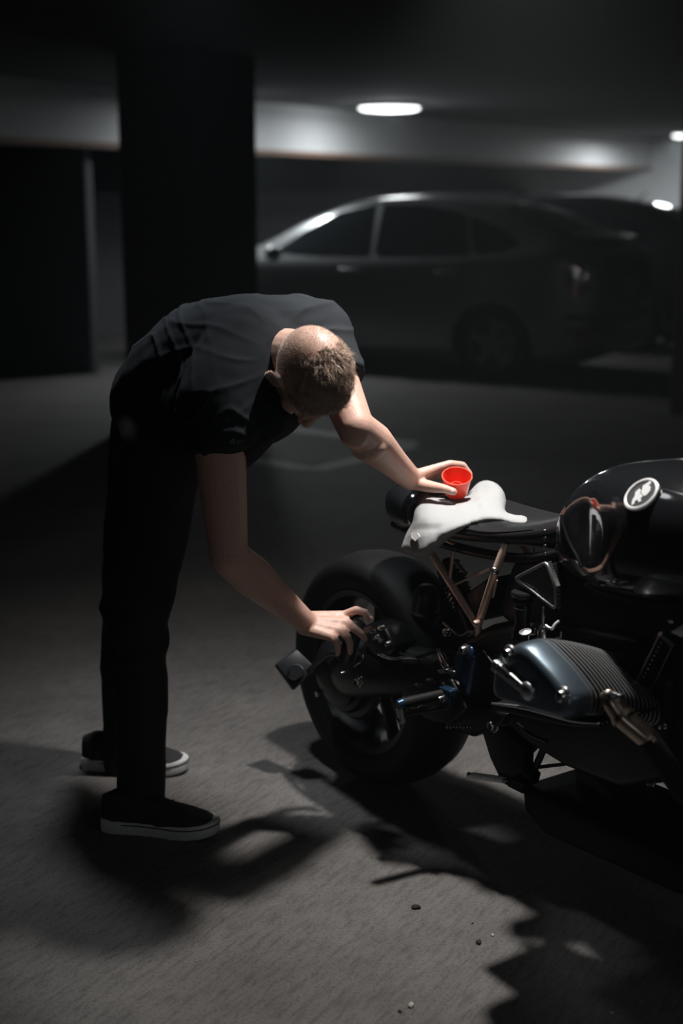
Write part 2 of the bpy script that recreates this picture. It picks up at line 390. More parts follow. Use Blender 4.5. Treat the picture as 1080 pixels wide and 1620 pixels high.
def car(name, org, paint, label, group=None):
    t = empty(name, org, math.radians(-30), label, 'car', group)       # local +x points to the rear bumper
    xs = [0, .03, .08, .15, .3, .5, .8, 1.05, 1.25, 1.45, 1.7, 1.95, 2.15, 2.4, 2.7, 3.0, 3.3, 3.6, 3.85, 4.05, 4.2, 4.3, 4.37, 4.42, 4.45]
    rings = []
    for x in xs:
        s = section(x); rings.append([V((x, -y, z)) for y, z in s] + [V((x, y, z)) for y, z in reversed(s[1:-1])])
    body = mk('body', [loft(rings)], paint, t, smooth=60, sub=2)
    cut = mk('cut', [lathe((x, y0, .31), (0, 1, 0), [(0, 0), (.345, 0), (.345, .3), (0, .3)], 40) for x in (.88, 3.58) for y0 in (-.95, .65)], paint, t, smooth=0)
    bo = body.modifiers.new('b', 'BOOLEAN'); bo.object = cut; bo.operation = 'DIFFERENCE'
    dg = bpy.context.evaluated_depsgraph_get(); dg.update()
    me = bpy.data.meshes.new_from_object(body.evaluated_get(dg)); body.modifiers.clear(); body.data = me
    bpy.data.objects.remove(cut)
    bvh = BVHTree.FromPolygons([v.co for v in me.vertices], [p.vertices for p in me.polygons])
    def patch(nm, outline, m, side, off=.008, step=.06, n=8):           # glass or lamp laid into the body side, outline in (x, z) or (y, z) / (x, y)
        pts = []; k = len(outline)
        for i in range(k):
            a, b = V(outline[i]), V(outline[(i + 1) % k]); q = max(1, int((b - a).length / step))
            pts += [a.lerp(b, j / q) for j in range(q)]
        nb = len(pts); x0, x1 = min(p.x for p in pts), max(p.x for p in pts); y0, y1 = min(p.y for p in pts), max(p.y for p in pts)
        gx = x0 + step / 2
        while gx < x1:
            gy = y0 + step / 2
            while gy < y1:
                if inside([tuple(p) for p in pts[:nb]], (gx, gy)) and edist([tuple(p) for p in pts[:nb]], (gx, gy)) > step * .3: pts.append(V((gx, gy)))
                gy += step
            gx += step
        r = delaunay_2d_cdt(pts, [(i, (i + 1) % nb) for i in range(nb)], [], 1, 1e-5)
        vs = []
        for q in r[0]:
            if side == 'L': o_, d_ = V((q.x, -2, q.y)), V((0, 1, 0))
            elif side == 'R': o_, d_ = V((q.x, 2, q.y)), V((0, -1, 0))
            elif side == 'T': o_, d_ = V((q.x, q.y, 3)), V((0, 0, -1))
            else: o_, d_ = V((6, q.x, q.y)), V((-1, 0, 0))
            h = bvh.ray_cast(o_, d_)
            vs.append((h[0] + h[1] * (off if h[1].dot(d_) < 0 else -off)) if h[0] else o_ + d_ * 2)
        return mk(nm, [(vs, [tuple(f) for f in r[2]])], m, t, smooth=60)
    for sd in ('L', 'R'):
        patch('side_window', [(1.50, 1.0), (1.75, 1.17), (2.05, 1.335), (2.40, 1.40), (2.44, .995), (2.0, .985)], 'glass', sd)
        patch('side_window', [(2.50, .995), (2.47, 1.405), (2.85, 1.40), (3.22, 1.335), (3.34, 1.02)], 'glass', sd)
        patch('quarter_window', [(3.39, 1.03), (3.28, 1.32), (3.55, 1.23), (3.74, 1.12), (3.66, 1.06)], 'glass', sd)
        patch('tail_lamp', [(4.17, 1.0), (4.36, 1.0), (4.40, .78), (4.26, .70), (4.18, .82)], 'tail', sd, .012)
        for x, hnd in ((2.30, 1), (3.20, 1)):
            mk('door_handle', [box(x, (-1 if sd == 'L' else 1) * .868, .87, .2, .03, .035)], paint, t, bevel=.01)
    for y_, z_, r_ in ((-.70, .93, .032), (-.755, .86, .03), (-.70, .83, .026), (.70, .9, .03)):
        mk('lamp_reflector', [ell((4.30 + (.70 - abs(y_)) * .5 + .03, y_, z_), r_ * .6, r_ * .7, r_)], 'steel', t)
    patch('windshield', [(1.3, -.62), (1.3, .62), (2.02, .5), (2.02, -.5)], 'glass', 'T')
    patch('rear_window', [(3.5, -.46), (3.5, .46), (4.12, .48), (4.12, -.48)], 'glass', 'T')
    patch('rear_glass_panel', [(-.48, 1.02), (.48, 1.02), (.5, .86), (-.5, .86)], 'glass', 'B', .01)
    patch('reflector', [(4.26, .42), (4.36, .42), (4.36, .37), (4.26, .37)], 'redlamp', 'L', .012)
    mk('number_plate', [box(4.462, 0, .74, .012, .32, .16)], 'plate', t, bevel=.003)
    mk('bumper', [tube([(4.2, -.80, .5), (4.34, -.72, .5), (4.42, -.5, .5), (4.445, 0, .5), (4.42, .5, .5), (4.34, .72, .5), (4.2, .80, .5)], .075, 12, 5)], paint, t)
    mk('spoiler', [slab([(4.14, -.5, 1.17), (4.32, -.5, 1.13), (4.32, .5, 1.13), (4.14, .5, 1.17)], (0, 0, .02))], paint, t, bevel=.008)
    mk('antenna', [tube([(3.35, 0, 1.42), (3.45, 0, 1.50)], .008, 8)], 'tyre', t)
    mk('fuel_cap', [lathe((3.74, -.835, .79), (0, -1, 0), [(0, .012), (.045, .012), (.05, 0)], 24)], 'wheel', t)
    for x in (.88, 3.58):
        for s in (-1, 1):
            wl = mk('wheel', [lathe((x, s * .80, .31), (0, -s, 0), [(.20, 0), (.20, .17), (.295, .18), (.315, .15), (.315, .03), (.295, 0)], 40, True)], 'tyre', t)
            ps = [lathe((x, s * .79, .31), (0, s, 0), [(0, .0), (.05, .0), (.055, -.02), (.05, -.05)], 24), lathe((x, s * .80, .31), (0, s, 0), [(.19, 0), (.205, 0), (.205, -.1), (.19, -.1)], 36, True)]
            for k in range(5):
                a = 2 * pi * k / 5 + .3; R = Matrix.Rotation(-a, 3, 'Y')
                v, f = box(.12, 0, 0, .16, .02, .045, None); ps.append(([R @ q + V((x, s * .79, .31)) for q in v], f))
            mk('rim', ps, 'wheel', t, smooth=40).parent = wl
    for y in (-.36, .36):
        mk('front_seat', [box(2.15, y, .75, .45, .45, .3), box(2.42, y, .98, .12, .42, .5)], 'satin', t, bevel=.05)
    mk('mirror', [ell((1.62, -.98, 1.0), .06, .1, .07)], paint, t); mk('mirror', [ell((1.62, .98, 1.0), .06, .1, .07)], paint, t)
    return t
hub = at(778, 545, 11.45); hub.z = 0
o1 = hub + EB * .80 - EA * 3.58
car('hatchback_car', o1, 'carsilver', 'silver hatchback parked closest, in front of the dark car')
car('hatchback_car', o1 + EB * 2.55 + EA * .25, 'cardark', 'dark car parked behind the silver hatchback')

# ================================================================== motorcycle
bike = empty('motorcycle', BO, BR, 'black cafe racer motorcycle with copper frame and round tank emblem', 'motorcycle')
def P(name, parts, m, bevel=0, smooth=35, sub=0, parent=None): return mk(name, parts, m, parent or bike, bevel, smooth, sub)
def xz(pts, yb): return [(B(x, y, yb).x, B(x, y, yb).z) for x, y in pts]
RW_ = .305; WC = V((0, 0, RW_))
def wheel(name, c, wd, R, ro):
    h = wd / 2
    pf = [(R - .100, -h * .72), (R - .093, -h * .80), (R - .06, -h * .97), (R - .035, -h), (R - .016, -h * .82), (R - .004, -h * .42), (R, 0),
          (R - .004, h * .42), (R - .016, h * .82), (R - .035, h), (R - .06, h * .97), (R - .093, h * .80), (R - .1, h * .72)]
    rim = [(R - .092, -h * .74), (R - .086, -h * .8), (R - .093, -h * .84), (R - .108, -h * .78), (R - .118, -h * .5), (R - .125, 0), (R - .118, h * .5), (R - .108, h * .78), (R - .093, h * .84), (R - .086, h * .8), (R - .092, h * .74), (R - .1, 0)]
    w_ = P(name, [lathe(c, (0, 1, 0), rim, 72, True)], 'satin')
    P('tyre', [lathe(c, (0, 1, 0), pf, 72)], 'rubber', parent=w_, smooth=50)
    P('hub', [lathe(c, (0, 1, 0), [(0, -.08), (.045, -.08), (.06, -.03), (.06, .03), (.045, .08), (0, .08)], 28)], 'satin', parent=w_)
    for k in range(5):
        a = 2 * pi * k / 5 + ro; ps = []
        for s in (-1, 1):
            d = V((math.cos(a), 0, math.sin(a))); t_ = V((-d.z, 0, d.x))
            p0, p1 = c + d * .04 + t_ * s * .022, c + d * (R - .112) + t_ * s * .034
            ps.append(loft([[p + t_ * .009 + V((0, .016, 0)), p - t_ * .009 + V((0, .016, 0)), p - t_ * .009 - V((0, .016, 0)), p + t_ * .009 - V((0, .016, 0))] for p in (p0, p1)]))
        P('spoke', ps, 'satin', .004, parent=w_)
    return w_
wheel('rear_wheel', WC, .18, RW_, .16)
wheel('front_wheel', V((1.49, 0, .30)), .12, .30, .3)

# final drive, swingarm and rear brake
fd = P('final_drive', [lathe((0.0, -.09, RW_ + .01), (0, -1, 0), [(.035, 0), (.125, .0), (.128, .01), (.120, .02), (.105, .022), (.105, .035), (.098, .045), (.086, .047), (.084, .06), (.06, .078), (.03, .084), (0, .084)], 48)], 'satin')
P('drain_bolt', [lathe((-.05, -.16, .25), (0, -1, 0), [(0, .012), (.008, .012), (.01, 0)], 6)], 'steel', parent=fd)
P('swingarm', [loft([[V((x, yc + wy * math.cos(a), zc + hz * math.sin(a))) for a in [2 * pi * k / 20 for k in range(20)]] for x, yc, zc, wy, hz in
   [(-.01, -.135, .325, .03, .05), (.05, -.15, .345, .045, .072), (.12, -.155, .365, .05, .078), (.20, -.15, .385, .05, .072), (.30, -.135, .405, .05, .062), (.40, -.11, .42, .055, .055), (.50, -.07, .43, .06, .05)]])], 'satin', sub=1)
def bolt(p, r, m='steel', ax=(0, -1, 0), name='bolt', h=.010, parent=None):
    return P(name, [lathe(p, ax, [(0, -.004), (r * .35, -.004), (r * .42, h), (r * .8, h * 1.1), (r, h * .7), (r * 1.02, 0), (r * 1.3, -.0005), (r * 1.3, -.004)], 18)], m, parent=parent)
def bpx(px, py, yb, r, m='steel', h=.010): return bolt(B(px, py, yb), r, m, h=h)
bpx(568, 1078, -.215, .0105)
for q in [(735, 1028, -.155, .010), (722, 1063, -.15, .006), (711, 1060, -.16, .006), (682, 1076, -.16, .006), (663, 1083, -.17, .005), (706, 1082, -.16, .0075), (724, 1113, -.15, .0085), (700, 1061, -.15, .0055),
          (780, 1148, -.14, .013), (709, 1001, -.14, .006), (592, 999, -.2, .004), (605, 1013, -.19, .005), (545, 1064, -.2, .004), (660, 1112, -.2, .009), (671, 1116, -.2, .005)]:
    bpx(*q)
# brake caliper above the final drive
cal = P('brake_caliper', [prism(xz([(585, 990), (600, 982), (622, 990), (640, 1020), (632, 1034), (606, 1034), (590, 1015)], -.16), -.19, -.12)], 'engine', .008)
for q in ((606, 993), (598, 1008), (617, 1018)): P('caliper_stud', [lathe(B(*q, -.19), (0, -1, 0), [(0, .014), (.006, .012), (.008, 0)], 14)], 'steel', parent=cal)
P('brake_hose', [tube([B(632, 1034, -.18), B(655, 1040, -.17), B(690, 1030, -.15), B(715, 1020, -.12), B(740, 1000, -.08)], .004, 8, 6)], 'rubber')
P('brake_hose', [tube([B(598, 1034, -.2), B(620, 1042, -.2), B(650, 1040, -.18), B(668, 1046, -.15)], .0035, 8, 6)], 'steel')
P('bleed_pipe', [tube([B(562, 1018, -.22), B(567, 1028, -.22), B(571, 1040, -.22)], .0032, 8, 4)], 'steel')
P('sensor_cable', [tube([B(560, 1055, -.22), B(566, 1050, -.22), B(573, 1045, -.22), B(574, 1036, -.21)], .002, 8, 4)], 'steel')
# number plate holder beside the tyre
pc = [B(433, 1053, -.22), B(466, 1028, -.16), B(497, 1060, -.15), B(462, 1093, -.20)]
np_ = P('plate_holder', [slab(pc, (.012, .0, .006))], 'satin', .003)
P('round_reflector', [lathe(B(468, 1064, -.188), (pc[1] - pc[0]).cross(pc[3] - pc[0]).normalized() * -1, [(0, .01), (.018, .01), (.021, .006), (.022, 0)], 28)], 'black', parent=np_)
P('plate_arm', [tube([B(488, 1062, -.17), B(505, 1047, -.18), B(527, 1033, -.19), B(560, 1045, -.19)], [.007, .008, .008, .009], 10, 5)], 'satinsteel' and 'satin')
# rear shock with coil spring
s0, s1 = B(706, 886, -.03), B(750, 1000, -.06)
sh = P('shock_absorber', [tube([s0, s0.lerp(s1, .55)], .012, 14), tube([s0.lerp(s1, .45), s1], .02, 14)], 'satin')
d = (s1 - s0); u_, v_, w__ = basis(d); cp = []
for i in range(0, 181): a = i / 20 * 2 * pi; cp.append(s0 + d * (.1 + .55 * i / 180) + (u_ * math.cos(a) + v_ * math.sin(a)) * .027)
P('coil_spring', [tube(cp, .005, 8)], 'black', parent=sh)
P('reservoir_rod', [tube([B(720, 889, -.1), B(737, 907, -.1)], .0045, 10)], 'satinsteel')
# dark rear cylinder between wheel and gearbox
P('inner_fender', [lathe(B(668, 1018, -.03), (.12, 0, 1), [(0, 0), (.030, 0), (.036, .02), (.036, .075), (.040, .078), (.040, .084), (.035, .09), (.033, .13), (.02, .15), (0, .152)], 28)], 'satin')
# footpegs and pedal
fp = B(700, 1098, -.19)
for sy in (1, -1):
    k = V((1, sy, 1))
    f0 = V((fp.x, fp.y * sy, fp.z)); f1 = f0 + V((-.012, -.105 * sy, -.004))
    pg = P('footpeg', [tube([f0, f0.lerp(f1, .12), f0.lerp(f1, .9), f1], [.011, .0115, .0125, .0115], 16)], 'rubber')
    P('peg_cap', [tube([f1, f1 + (f1 - f0).normalized() * .012], [.0128, .010], 16)], 'blue', parent=pg)
    P('peg_bracket', [prism([(fp.x - .016, fp.z - .018), (fp.x + .03, fp.z - .03), (fp.x + .03, fp.z + .016), (fp.x - .010, fp.z + .016)], fp.y * sy - .004 * sy, (fp.y + .02) * sy)], 'blue', .003, parent=pg)
    bolt(f0 + V((.008, -.008 * sy, -.006)), .007, 'steel', (0, -sy, 0), parent=pg)
P('brake_pedal', [tube([B(712, 1118, -.19), B(680, 1124, -.2), B(650, 1128, -.22), B(630, 1140, -.24)], .0075, 10, 5)], 'engine')
P('pedal_pad', [slab([B(625, 1120, -.25), B(634, 1118, -.25), B(638, 1145, -.24), B(631, 1147, -.24)], (0, .008, 0))], 'satinsteel', .002)
P('footpeg_plate', [prism(xz([(640, 1085), (720, 1072), (745, 1120), (720, 1145), (690, 1140), (650, 1118)], -.155), -.17, -.14)], 'engine', .006)
# gearbox cover
P('gearbox_cover', [prism(xz([(735, 1018), (750, 1020), (758, 1040), (752, 1080), (745, 1108), (728, 1122), (716, 1112), (713, 1085), (718, 1055), (727, 1030)], -.14), -.155, -.11)], 'blue', .012)
gr = P('cover_ring', [lathe(B(722, 1093, -.155), (0, -1, 0), [(.012, .0), (.016, .008), (.026, .008), (.029, 0)], 30)], 'engine')
P('ring_bolt', [lathe(B(722, 1093, -.155), (0, -1, 0), [(0, .010), (.006, .010), (.009, .004), (.010, 0)], 18)], 'steel', parent=gr)
# starter / regulator tube of bright metal
P('fuel_rail', [tube([B(693, 1026, -.15), B(697, 1036, -.15), B(704, 1050, -.155), B(709, 1058, -.16)], [.006, .009, .011, .006], 12, 4)], 'steel')
P('cable_end', [tube([B(683, 1030, -.15), B(686, 1046, -.15)], .003, 8)], 'steel')
P('linkage', [tube([B(697, 1062, -.155), B(706, 1061, -.155), B(716, 1064, -.155)], .006, 10)], 'satinsteel')
P('wire_loom', [tube([B(700, 985, -.12), B(725, 1005, -.12), B(745, 1000, -.11), B(765, 1030, -.13), B(790, 1062, -.16)], .0025, 8, 6)], 'satinsteel')
P('clip_block', [box(*B(704, 1001, -.13), .012, .01, .016)], 'steel', .002)
# engine block, barrels, sump
eng = P('engine_block', [prism(xz([(688, 1128), (700, 1060), (730, 1010), (770, 990), (860, 985), (1010, 1010), (1060, 1080), (1050, 1240), (980, 1250), (890, 1215), (830, 1178), (800, 1150), (770, 1150), (742, 1168), (710, 1158)], -.13), -.13, .16)], 'engine', .02)
P('added_belly_box', [prism([(.64, .235), (1.12, .245), (1.16, .20), (1.10, .16), (.72, .14), (.65, .17)], -.10, .15)], 'rubber', .02)  # dark box added under the engine to cover light leaks on the floor
P('silencer', [tube([V((1.05, .08, .24)), V((.92, .18, .25)), V((.85, .24, .27)), V((.82, .25, .28)), V((.40, .27, .33)), V((.36, .27, .335))], [.022, .024, .03, .055, .055, .03], 24)], 'satin')
P('engine_side_plate', [prism(xz([(690, 1120), (745, 1118), (800, 1130), (790, 1148), (742, 1160), (705, 1152)], -.15), -.148, -.12)], 'engine', .006)
for i in range(8):
    q = B(707 + i * 5.4, 1150 + (i % 2) * .8, -.150); P('raised_mark', [box(q.x, q.y, q.z, .003, .003, .004 if i else .007)], 'steel', .0005, parent=eng)
for sy in (-1, 1):
    bar = P('cylinder_barrel', [loft([[V((.96 + .085 * math.cos(a) * s, sy * y, .565 + .06 * math.sin(a) * s)) for a in [2 * pi * k / 28 for k in range(28)]] for y, s in ((.10, 1), (.16, 1.0), (.2, .95), (.3, .9))])], 'engine')
# cylinder heads with finned covers
ha = math.radians(17)
def head(sy):
    hp = smooth_path([V((q[0], q[1], 0)) for q in xz([(789, 1054), (800, 1030), (834, 1016), (872, 1048), (903, 1086), (914, 1108), (909, 1136), (880, 1131), (830, 1115), (789, 1097), (789, 1054)], -.36)], 6)[:-1]
    hc = V((sum(p.x for p in hp) / len(hp), sum(p.y for p in hp) / len(hp), 0))
    def prof(s, y, dz=0, dx=0):
        return [V((hc.x + (p.x - hc.x) * s + dx, sy * y, hc.y + (p.y - hc.y) * s + dz)) for p in hp]
    hd = P('cylinder_head', [loft([prof(.62, .385, -.004), prof(.80, .384, -.002), prof(.90, .380), prof(.965, .371), prof(1, .352), prof(1.0, .325), prof(.97, .315)])], 'cover', smooth=60)
    fins = []; NF = 17
    fz = lambda y: -.062 * max(0, (.33 - y) / .19) ** 1.35
    core = loft([prof(.86, y, fz(y)) for y in (.32, .28, .24, .20, .16, .12)])
    edges = []
    for i in range(NF):
        y = .326 - i * .0112
        fins.append(loft([prof(.99, y + .0022, fz(y)), prof(.99, y - .0022, fz(y))]))
        edges.append(loft([prof(.985, y + .0019, fz(y)), prof(1.006, y + .0017, fz(y)), prof(1.006, y - .0017, fz(y)), prof(.985, y - .0019, fz(y))]))
    P('cooling_fins', fins, 'engine', smooth=30, parent=hd)
    P('fin_edges', edges, 'fin', smooth=30, parent=hd)
    P('head_core', [core], 'engine', smooth=30, parent=hd)
    for q, m_ in ((B(809, 1034, -.375), 0), (B(894, 1100, -.375), 0)):
        p = V((q.x, sy * .378, q.z)); cb = P('cover_bolt', [lathe(p, (0, sy, 0), [(0, .004), (.005, .004), (.006, .014), (.0105, .013), (.0125, .006), (.0125, 0)], 24), lathe(p, (0, sy, 0), [(.0145, .0), (.0165, .004), (.0185, .0)], 28)], 'steel', parent=hd)
    a0, a1 = B(789, 1052, -.385), B(838, 1092, -.385)
    for a in (a0, a1): a.y = sy * .386
    dd = (a1 - a0).normalized(); nn = dd.cross(V((0, 1, 0)))
    P('spark_plug_cover', [slab([a0 + nn * .011, a1 + nn * .009, a1 - nn * .009, a0 - nn * .011], (0, sy * .012, 0)),
                     lathe(a1 + V((0, 0, 0)), (0, sy, 0), [(0, .014), (.012, .013), (.0185, .008), (.0185, 0)], 30),
                     slab([a0 + nn * .0115 - dd * .006, a0 + nn * .0115 + dd * .01, a0 - nn * .0115 + dd * .01, a0 - nn * .0115 - dd * .006], (0, sy * .014, 0))], 'satinsteel', .003, parent=hd)
    P('cover_groove', [tube([a0 + V((0, sy * .0125, 0)) + dd * .006 , a1 + V((0, sy * .0125, 0)) - dd * .02], .0022, 8)], 'black', parent=hd)
    return hd
head(-1); head(1)
# guard lip under the right head
P('head_guard', [prism(xz([(778, 1112), (830, 1120), (880, 1133), (908, 1142), (950, 1145), (952, 1150), (905, 1149), (850, 1137), (782, 1121)], -.31), -.315, -.16)], 'satinsteel' and 'satin', .003)
P('guard_edge', [tube([B(778, 1113, -.316), B(830, 1120, -.316), B(880, 1133, -.316), B(908, 1141, -.316), B(948, 1145, -.316)], [.002, .004, .0045, .003, .0015], 8, 5)], 'satinsteel')
P('lower_guard', [tube([B(818, 1145, -.25), B(840, 1162, -.25), B(865, 1173, -.25)], .004, 8, 5)], 'satin')
# exhaust header
P('exhaust_pipe', [tube([B(958, 1098, -.30), B(966, 1108, -.30), B(985, 1135, -.29), B(1020, 1165, -.27), B(1030, 1178, -.263)], [.014, .019, .0205, .0205, .0205], 20, 6)], 'exhaust')
P('shaded_pipe', [tube([B(1022, 1168, -.269), B(1046, 1200, -.25), B(1078, 1246, -.22), B(1115, 1290, -.2), V((1.2, -.08, .18))], [.0212, .022, .022, .022, .024], 20, 6)], 'rubber')  # lower header coloured black to stand in for the shade on it
P('pipe_collar', [tube([B(983, 1132, -.29), B(988, 1138, -.289)], .0235, 20)], 'exhaust')
P('hose_clamp', [tube([B(958, 1098, -.305), B(966, 1097, -.31), B(978, 1101, -.31)], .0055, 10, 3), box(*B(980, 1102, -.31), .012, .014, .012)], 'steel', .002)
# throttle bodies and injector on top of the right cylinder
tb = B(826, 980, -.17)
P('throttle_body', [lathe(tb + V((0, 0, .06)), (0, 0, -1), [(.0, 0), (.024, .0), (.026, .004), (.018, .01), (.02, .016), (.023, .02), (.016, .028), (.018, .045), (.014, .06), (.02, .085), (.022, .10), (.0, .10)], 28)], 'engine')
for dz, r in ((.052, .024), (.040, .021), (.026, .018)): P('ring', [lathe(tb + V((0, 0, dz)), (0, 0, 1), [(r - .002, 0), (r, .0016), (r + .0015, 0), (r, -.0016)], 28, True)], 'steel')
ij = B(858, 1000, -.20)
P('injector', [lathe(ij + V((0, 0, -.05)), (0, 0, 1), [(.004, 0), (.004, .025), (.009, .03), (.0105, .05), (.007, .062), (.003, .066), (.0025, .10), (.002, .103), (0, .103)], 20)], 'steel')
P('cable_bracket', [tube([B(836, 1015, -.2), B(836, 1004, -.2), B(846, 1003, -.2), B(846, 994, -.2)], .002, 8)], 'steel')
P('cable_bracket', [tube([B(878, 1018, -.2), B(878, 1010, -.2), B(887, 1008, -.2), B(887, 1000, -.2)], .002, 8)], 'steel')
P('linkage', [tube([B(863, 990, -.2), B(872, 995, -.2), B(878, 988, -.19), B(884, 983, -.18)], .0035, 8, 3)], 'satinsteel')
P('bracket_disc', [lathe(B(831, 1001, -.2), (0, -.3, 1), [(0, 0), (.012, 0), (.013, .003), (0, .006)], 20)], 'satinsteel')
# copper trellis subframe, both sides
def copper(name, pts, r):
    for sy in (1, -1):
        P(name, [tube([V((p.x, p.y * sy, p.z)) for p in pts], r, 14)], 'copper')
copper('frame_tube', [B(684, 878, -.13), B(752, 985, -.13)], .0085)
copper('frame_tube', [B(783, 905, -.13), B(757, 985, -.13)], .0088)
copper('frame_tube', [B(756, 983, -.13), B(756, 1030, -.11)], .0075)
copper('frame_tube', [B(783, 905, -.13), B(800, 860, -.11)], .0088)
copper('frame_brace', [B(717, 872, -.12), B(711, 916, -.13)], .0042)
copper('frame_brace', [B(719, 925, -.128), B(775, 900, -.12)], .0028)
copper('frame_brace', [B(706, 855, -.11), B(748, 876, -.10)], .0042)
copper('frame_brace', [B(786, 918, -.14), B(780, 945, -.14)], .002)
P('frame_joint', [ell(B(755, 986, -.132), .011, .011, .012)], 'copper')
bpx(755, 985, -.142, .006, 'copper')
P('frame_joint', [ell(B(782, 903, -.132), .010, .010, .010)], 'steel')
P('battery_box', [prism(xz([(735, 940), (770, 915), (765, 965), (755, 985)], -.06), -.06, .06)], 'satin', .004)
P('seat_rail', [tube([V((.14, s * .07, .72)), V((.35, s * .1, .72)), V((.62, s * .1, .74)), V((.8, s * .08, .80))], .011, 12, 5) for s in (-1, 1)], 'satin')
P('main_tube', [tube([B(935, 1015, -.02), B(985, 1026, -.02), B(1040, 1052, -.02)], [.02, .024, .024], 18)], 'exhaust')
P('main_tube', [tube([B(985, 1019, -.05), B(1030, 1043, -.05)], .004, 10)], 'copper')
# seat and tail
def sect(x, w_, zt, zb, crown=.5, n=28):
    out = []
    for k in range(n):
        a = 2 * pi * k / n; ca, sa = math.cos(a), math.sin(a)
        y = w_ * math.copysign(abs(ca) ** .75, ca); z = (zt + zb) / 2 + (zt - zb) / 2 * math.copysign(abs(sa) ** .8, sa)
        out.append(V((x, y, z)))
    return out
st = P('seat', [loft([sect(*q) for q in [(.20, .02, .785, .765), (.215, .10, .805, .735), (.26, .125, .812, .722), (.34, .135, .806, .722), (.44, .138, .798, .735), (.54, .13, .80, .748), (.62, .115, .815, .76), (.70, .095, .842, .765), (.755, .085, .87, .77), (.765, .04, .85, .80)]])], 'leather', smooth=60, sub=1)
P('seat_stitching', [tube([V((x, -w_, z)) for x, w_, z in ((.30, .128, .79), (.42, .131, .782), (.54, .124, .785), (.66, .098, .81))], .0022, 6, 6)], 'satin', parent=st)
P('tail_cowl', [loft([sect(*q) for q in [(.085, .02, .775, .755), (.092, .06, .795, .735), (.115, .085, .82, .715), (.16, .10, .835, .70), (.20, .11, .835, .70), (.24, .112, .825, .71), (.27, .09, .805, .72)]])], 'black', smooth=60, sub=1)
P('seat_clip', [lathe(B(862, 840 + k * 12, -.11), (0, -1, 0), [(0, .004), (.003, .004), (.004, 0)], 10) for k in range(4)], 'steel')
# fuel tank
def tsect(x, w_, zt, zb, n=56):
    out = []
    for k in range(n):
        a = 2 * pi * k / n; ca, sa = math.cos(a), math.sin(a)
        y = w_ * math.copysign(abs(ca) ** .88, ca); z = (zt + zb) / 2 + (zt - zb) / 2 * math.copysign(abs(sa) ** .72, sa)
        # knee recess
        g = math.exp(-((x - .845) / .062) ** 2 - ((z - .865 + (x - .845) * .3) / .075) ** 2)
        if abs(ca) > .15: y -= math.copysign(.032 * g, ca) * min(1, abs(ca) * 2)
        out.append(V((x, y, z)))
    return out
TT = [(.700, .03, .82, .78), (.705, .065, .845, .75), (.72, .095, .87, .725), (.74, .115, .905, .71), (.765, .128, .938, .70), (.79, .137, .955, .695), (.82, .148, .968, .69), (.85, .158, .977, .69), (.88, .166, .984, .69), (.92, .174, .992, .695), (.96, .180, .998, .70), (1.0, .184, 1.002, .705), (1.06, .187, 1.004, .715), (1.12, .184, 1.0, .73),
      (1.18, .174, .992, .75), (1.24, .152, .975, .78), (1.28, .122, .955, .80), (1.31, .08, .93, .83), (1.32, .03, .91, .87)]
tank = P('fuel_tank', [loft([tsect(*q) for q in TT])], 'black', smooth=180, sub=1)
tb_ = BVHTree.FromPolygons([V(v.co) for v in tank.data.vertices], [p.vertices for p in tank.data.polygons])
MB = Matrix.Translation(BO) @ Matrix.Rotation(BR, 4, 'Z'); MI = MB.inverted()
def tank_hit(px, py):
    o_ = MI @ V((0, 0, 1.5)); d_ = (MI.to_3x3() @ ray(px, py)).normalized(); h = tb_.ray_cast(o_, d_); return h[0], (h[1] if h[1].dot(d_) < 0 else -h[1])
# emblem: white ring, grey field, white slanted script
ec, en = tank_hit(1016, 784)
if ec is None: ec, en = V((1.0, -.16, .95)), V((0, -1, .3)).normalized()
ex_ = (MI.to_3x3() @ V((1, 0, .45))); ex_ = (ex_ - en * ex_.dot(en)).normalized(); ey_ = en.cross(ex_)
if (MB.to_3x3() @ ey_).z < 0: ey_ = -ey_
ep = ec + en * .001
em = P('tank_emblem', [lathe(ep, en, [(0, .004), (.030, .0035), (.031, 0), (0, 0)], 48)], 'dgrey')
P('emblem_ring', [lathe(ep, en, [(.0305, 0), (.0305, .0055), (.033, .0065), (.0365, .005), (.037, 0)], 48)], 'white', parent=em)
def glyph(pts): return slab([ep + en * .0036 + ex_ * x * .031 + ey_ * y * .031 for x, y in pts], en * .0016)
P('emblem_script', [glyph([(-.84, -.34), (-.60, .02), (-.40, .16), (-.22, .44), (.10, .50), (.12, .22), (-.02, .10), (.02, -.16), (.02, -.30), (-.16, -.34), (-.22, -.58), (-.38, -.56), (-.36, -.30), (-.50, -.22), (-.66, -.40)]),
                    glyph([(.06, -.20), (.04, .06), (.22, .30), (.34, .50), (.90, .46), (.84, .22), (.64, .20), (.72, -.02), (.56, -.30), (.26, -.42), (.08, -.38)])], 'white', smooth=0, parent=em)
# painted side panel edge along the rear of the tank
def tank_line(name, pts, r, m):
    q = [tank_hit(*p) for p in pts]; q = [a + n * r * .3 for a, n in q if a is not None]
    if len(q) > 1: P(name, [tube(q, r, 8, 4)], m, parent=tank)
tank_line('tank_seam', [(888, 815), (893, 838), (903, 862), (915, 885), (920, 897)], .003, 'black')
